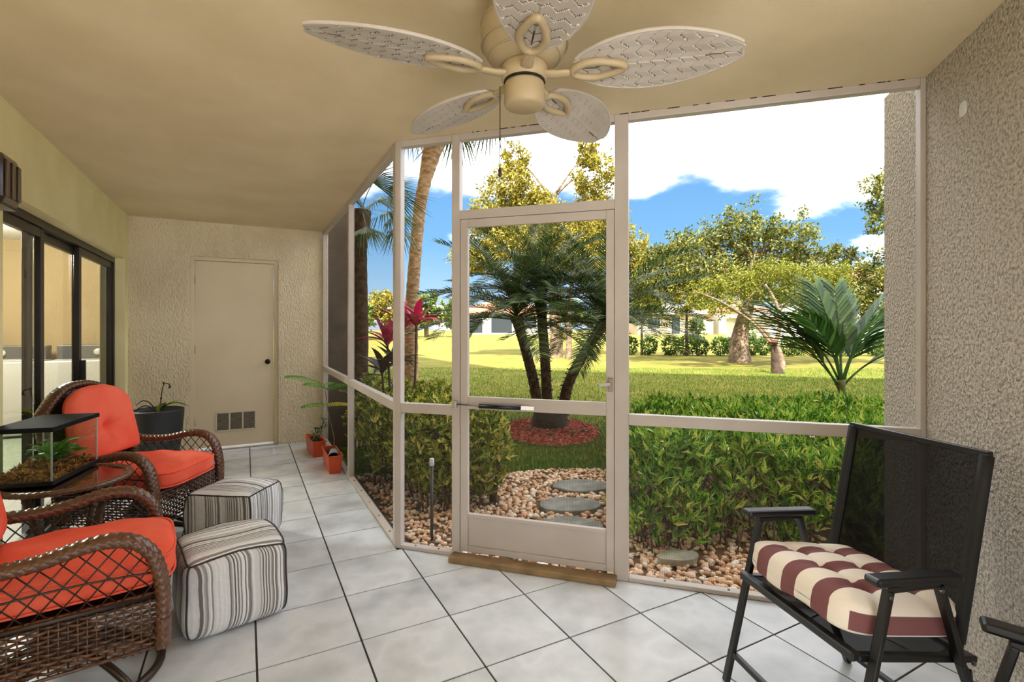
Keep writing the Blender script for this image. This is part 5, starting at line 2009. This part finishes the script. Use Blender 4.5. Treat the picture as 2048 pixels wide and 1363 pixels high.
tree('slender_tree', 'slender tree trunk on the lawn right of the date palm', (2.6, 23.0),
     [(0, 0, 0, 0.16), (0, 0, 1.5, 0.12), (0.1, 0, 3.2, 0.08), (0.2, 0, 4.4, .05)], [(0.2, 0, 4.6, 1.0, .8), (0.9, 0, 4.0, .8, .8), (-.6, 0, 4.2, .8, .8)], 5000, 0.15, OAKY)
tree('side_tree', 'leafy tree branches reaching in by the stucco wall', (14.6, 19.0),
     [(0, 0, 0, 0.3), (0, 0, 2, 0.24), (-.2, 0, 4.4, 0.15), (-.2, 0, 6, .1)],
     [(-0.6, 0, 6.6, .8, 1.0), (-0.5, 0, 5.4, .8, .9), (0.5, 0, 6.2, 1.2, 1), (-1.3, 0, 3.2, 1.0, .7), (0.2, 0, 3.8, 1.2, .7), (-2.2, 0, 2.4, .9, .6), (-.6, 0, 2.2, 1.0, .6)], 9000, 0.16, OAK)
# dark stump with a leaning branch and a red bromeliad
dk = thing('leaning_tree', 'dark short trunk with a pale branch and red bromeliad', 'tree', G(8.3, 15.9, gz(8.3, 15.9)))
lo = lambda r, d, z: Vector((r * cy_ + d * sy_, -r * sy_ + d * cy_, z))
MB().tube([lo(0.12, 0, -0.3), lo(0.08, 0, 0.0), lo(0.03, 0, 0.2), lo(0, 0, 0.55), lo(-0.05, 0, 0.9)], [0.24, 0.20, 0.13, 0.11, 0.09], 12).build('trunk', BARKD, dk, smooth=True)
MB().tube(catmull([lo(-0.05, 0, 0.85), lo(-0.7, 0, 1.6), lo(-1.7, 0, 2.25), lo(-2.6, 0, 2.6)], 6), [0.055 - 0.002 * i for i in range(19)], 8).build('branch', BARK, dk, smooth=True)
MB().tube(catmull([lo(0, 0, 0.85), lo(0.15, 0, 1.5), lo(0.05, 0, 2.2), lo(-.3, 0, 2.8)], 6), [0.07 - 0.002 * i for i in range(19)], 8).build('branch', BARK, dk, smooth=True)
for k in range(14):
    leaf_part(dk, 'bromeliad_leaf', mat('bromeliad_red', C(206, 84, 78), C(170, 60, 50), rough=0.5, scale=9), 0.28, 0.07, 0.9, k * 2.4, 0.7, base=tuple(lo(-0.06, -0.1, 0.92)))
# saplings and hedge row at the far side of the lawn
ROW = leafm('row_shrub_leaf', [(0.2, C(52, 84, 34)), (0.5, C(88, 118, 46)), (0.85, C(138, 154, 66))])
names = ['left end', '']
row_r = [6.0, 6.9, 8.0, 8.9, 9.5, 10.5, 11.1, 12.1, 12.9, 13.8, 14.7, 15.7, 16.6, 17.4, 18.2, 19.0]
ordn = ['first', 'second', 'third', 'fourth', 'fifth', 'sixth', 'seventh', 'eighth', 'ninth', 'tenth', 'eleventh', 'twelfth', 'thirteenth', 'fourteenth', 'fifteenth', 'sixteenth']
for k, r in enumerate(row_r):
    d = 25.5 + random.uniform(-.3, .3)
    z0 = gz(r, d)
    t = thing('row_shrub', f'{ordn[k]} low green shrub from the left in the row across the lawn', 'shrub', G(r, d, z0), 0, 'row of low shrubs')
    rad = random.uniform(0.34, 0.5)
    nn_ = 420
    v = rng.normal(size=(nn_, 3))
    v /= np.linalg.norm(v, axis=1)[:, None]
    v *= (rng.uniform(.2, 1, nn_) ** .4)[:, None]
    leaf_cloud('foliage', v * np.array([rad, rad, 0.42]) + np.array([0, 0, 0.46]), v, 0.17, 0.09, ROW, t, up=0.2, jit=.4)
    MB().tube([(0, 0, 0), (0.02, 0, 0.4)], 0.025, 5).build('stem', TWIG, t)
for (r, d, h, lab, lm) in ((9.9, 27.0, 1.9, 'small conical sapling left of the oak trunk', FARG), (12.6, 27, 2.0, 'bushy young sapling just behind the row of shrubs', FARG)):
    tree('sapling', lab, (r, d), [(0, 0, 0, .05), (0, 0, h * .5, .04), (0, 0, h, .02)], [(0, 0, h * .55, .5, 1.0), (0, 0, h * .85, .4, 1.0)], 1400, 0.13, lm, bark=TWIG)
tree('young_tree', 'young tree with thin dark trunk in the shrub row', (8.75, 25.2), [(0, 0, 0, .09), (0, 0, 1.3, .07), (0, 0, 2.2, .05)], [(-.2, 0, 2.6, .7, .8), (.6, 0, 3.0, .8, .8), (-.9, 0, 3.2, .7, .8), (.1, 0, 3.7, .8, .7)], 4200, 0.15, OAKY, bark=BARKD)
tree('young_tree', 'thin pale trunk young tree at the left end of the shrub row', (6.6, 25.6), [(0, 0, 0, .08), (0, 0, .9, .06), (0, 0, 1.8, .04)], [(0, 0, 2.2, .6, .8), (.4, 0, 2.6, .6, .8)], 2400, 0.14, FARG)
# far tree line
far_l = ['far round tree beyond the cordyline', 'far tall yellow tree at the wing screen', 'far green tree left of the palms', 'far bushy tree behind the white house', 'far tree between the date palm and the shrub row', 'far tree behind the grey house', 'far tree left of the oak crown', 'far dark tree right of the oak trunk', 'far tree behind the white wall', 'far tree by the red roof', 'far low tree at the very left of the garden', 'far tree right of the sabal palm']
far = [(-11.5, 46, 4.6), (-15.5, 44, 5.2), (-8.5, 50, 4.6), (-2.0, 78, 5.0), (7.5, 66, 4.6), (15.5, 80, 5.2), (23.0, 80, 5.6), (31.0, 82, 5.8), (42.0, 66, 6.4), (50, 66, 6.8), (-20, 48, 6.0), (-9.0, 76, 5.0)]
for k, (r, d, h) in enumerate(far):
    tree('far_tree', far_l[k], (r, d), [(0, 0, 0, .25), (0, 0, h * .35, .2), (0, 0, h * .6, .1)], [(-h * .25, 0, h * .55, h * .28, .8), (h * .25, 0, h * .55, h * .28, .8), (0, 0, h * .78, h * .28, .8), (0, 0, h * .45, h * .3, .8), (-h * .5, 0, h * .38, h * .22, .8), (h * .5, 0, h * .38, h * .22, .8)], 2600, 0.42, FARG if k % 3 else OAKY, group='far trees')

# ------------------------------------------------------------------ far houses
HW_ = mat('house_white', C(240, 234, 222), C(230, 222, 208), rough=0.9, scale=1)
HT = mat('house_tan', C(214, 190, 154), C(204, 178, 140), rough=0.9, scale=1)
ROOFT = mat('roof_tile_red', C(206, 132, 96), C(186, 112, 78), rough=0.9, scale=3, bump=.6, bscale=20)
ROOFG = mat('roof_grey', C(150, 142, 130), C(132, 124, 112), rough=0.9, scale=3)
WIN = mat('dark_window', C(60, 66, 70), rough=0.15)


def house(label, r, d, w, dep, h, rh, wall, roof, wins):
    t = thing('house', label, 'house', G(r, d, gz(r, d)), -YAW)
    MB().bx(-w / 2, w / 2, 0, dep, 0, h).build('wall', wall, t)
    e = 0.5
    MB().add([(-w / 2 - e, -e, h), (w / 2 + e, -e, h), (w / 2 + e, dep + e, h), (-w / 2 - e, dep + e, h), (-w / 2 + dep / 2, dep / 2, h + rh), (w / 2 - dep / 2, dep / 2, h + rh)],
             [(3, 2, 1, 0), (0, 1, 5, 4), (1, 2, 5), (2, 3, 4, 5), (3, 0, 4)]).build('roof', roof, t)
    for x, z, ww, wh in wins:
        f = MB().bx(x - ww / 2 - .1, x + ww / 2 + .1, -0.06, 0.02, z - .1, z + wh + .1).build('window', HW_, t)
        MB().bx(x - ww / 2, x + ww / 2, -0.08, -0.05, z, z + wh).build('pane', WIN, f)
    return t


house('low white house with open veranda seen behind the date palm', -1.2, 58, 11, 8, 2.5, 1.6, HW_, ROOFT, [(-3, .2, 1.6, 2.0), (0, .2, 2.4, 2.0), (3.2, .8, 1.6, 1.2)])
house('low grey roofed house beyond the row of shrubs', 19.5, 60, 9, 8, 2.4, 1.3, HT, ROOFG, [(-2.6, .8, 1.4, 1.2), (0, .1, 1.0, 2.0), (2.6, .8, 1.4, 1.2)])
house('white gabled cottage between the saplings beyond the lawn', 29.0, 62, 7, 7, 2.8, 1.4, HW_, ROOFT, [(-1.6, .9, 1.2, 1.2), (1.6, .3, 1.0, 2.0)])
house('cream two storey house with red tile roof by the stucco wall', 35.5, 46, 12, 9, 5.2, 1.8, HW_, ROOFT, [(-3.6, 3.2, 1.4, 1.3), (0, 3.2, 1.4, 1.3), (-3.6, .6, 1.4, 1.5), (0.5, .6, 2.0, 1.5)])
house('white garage end seen through the young palm fronds', 22.5, 36.5, 8, 7, 2.0, 0.9, HW_, ROOFG, [])
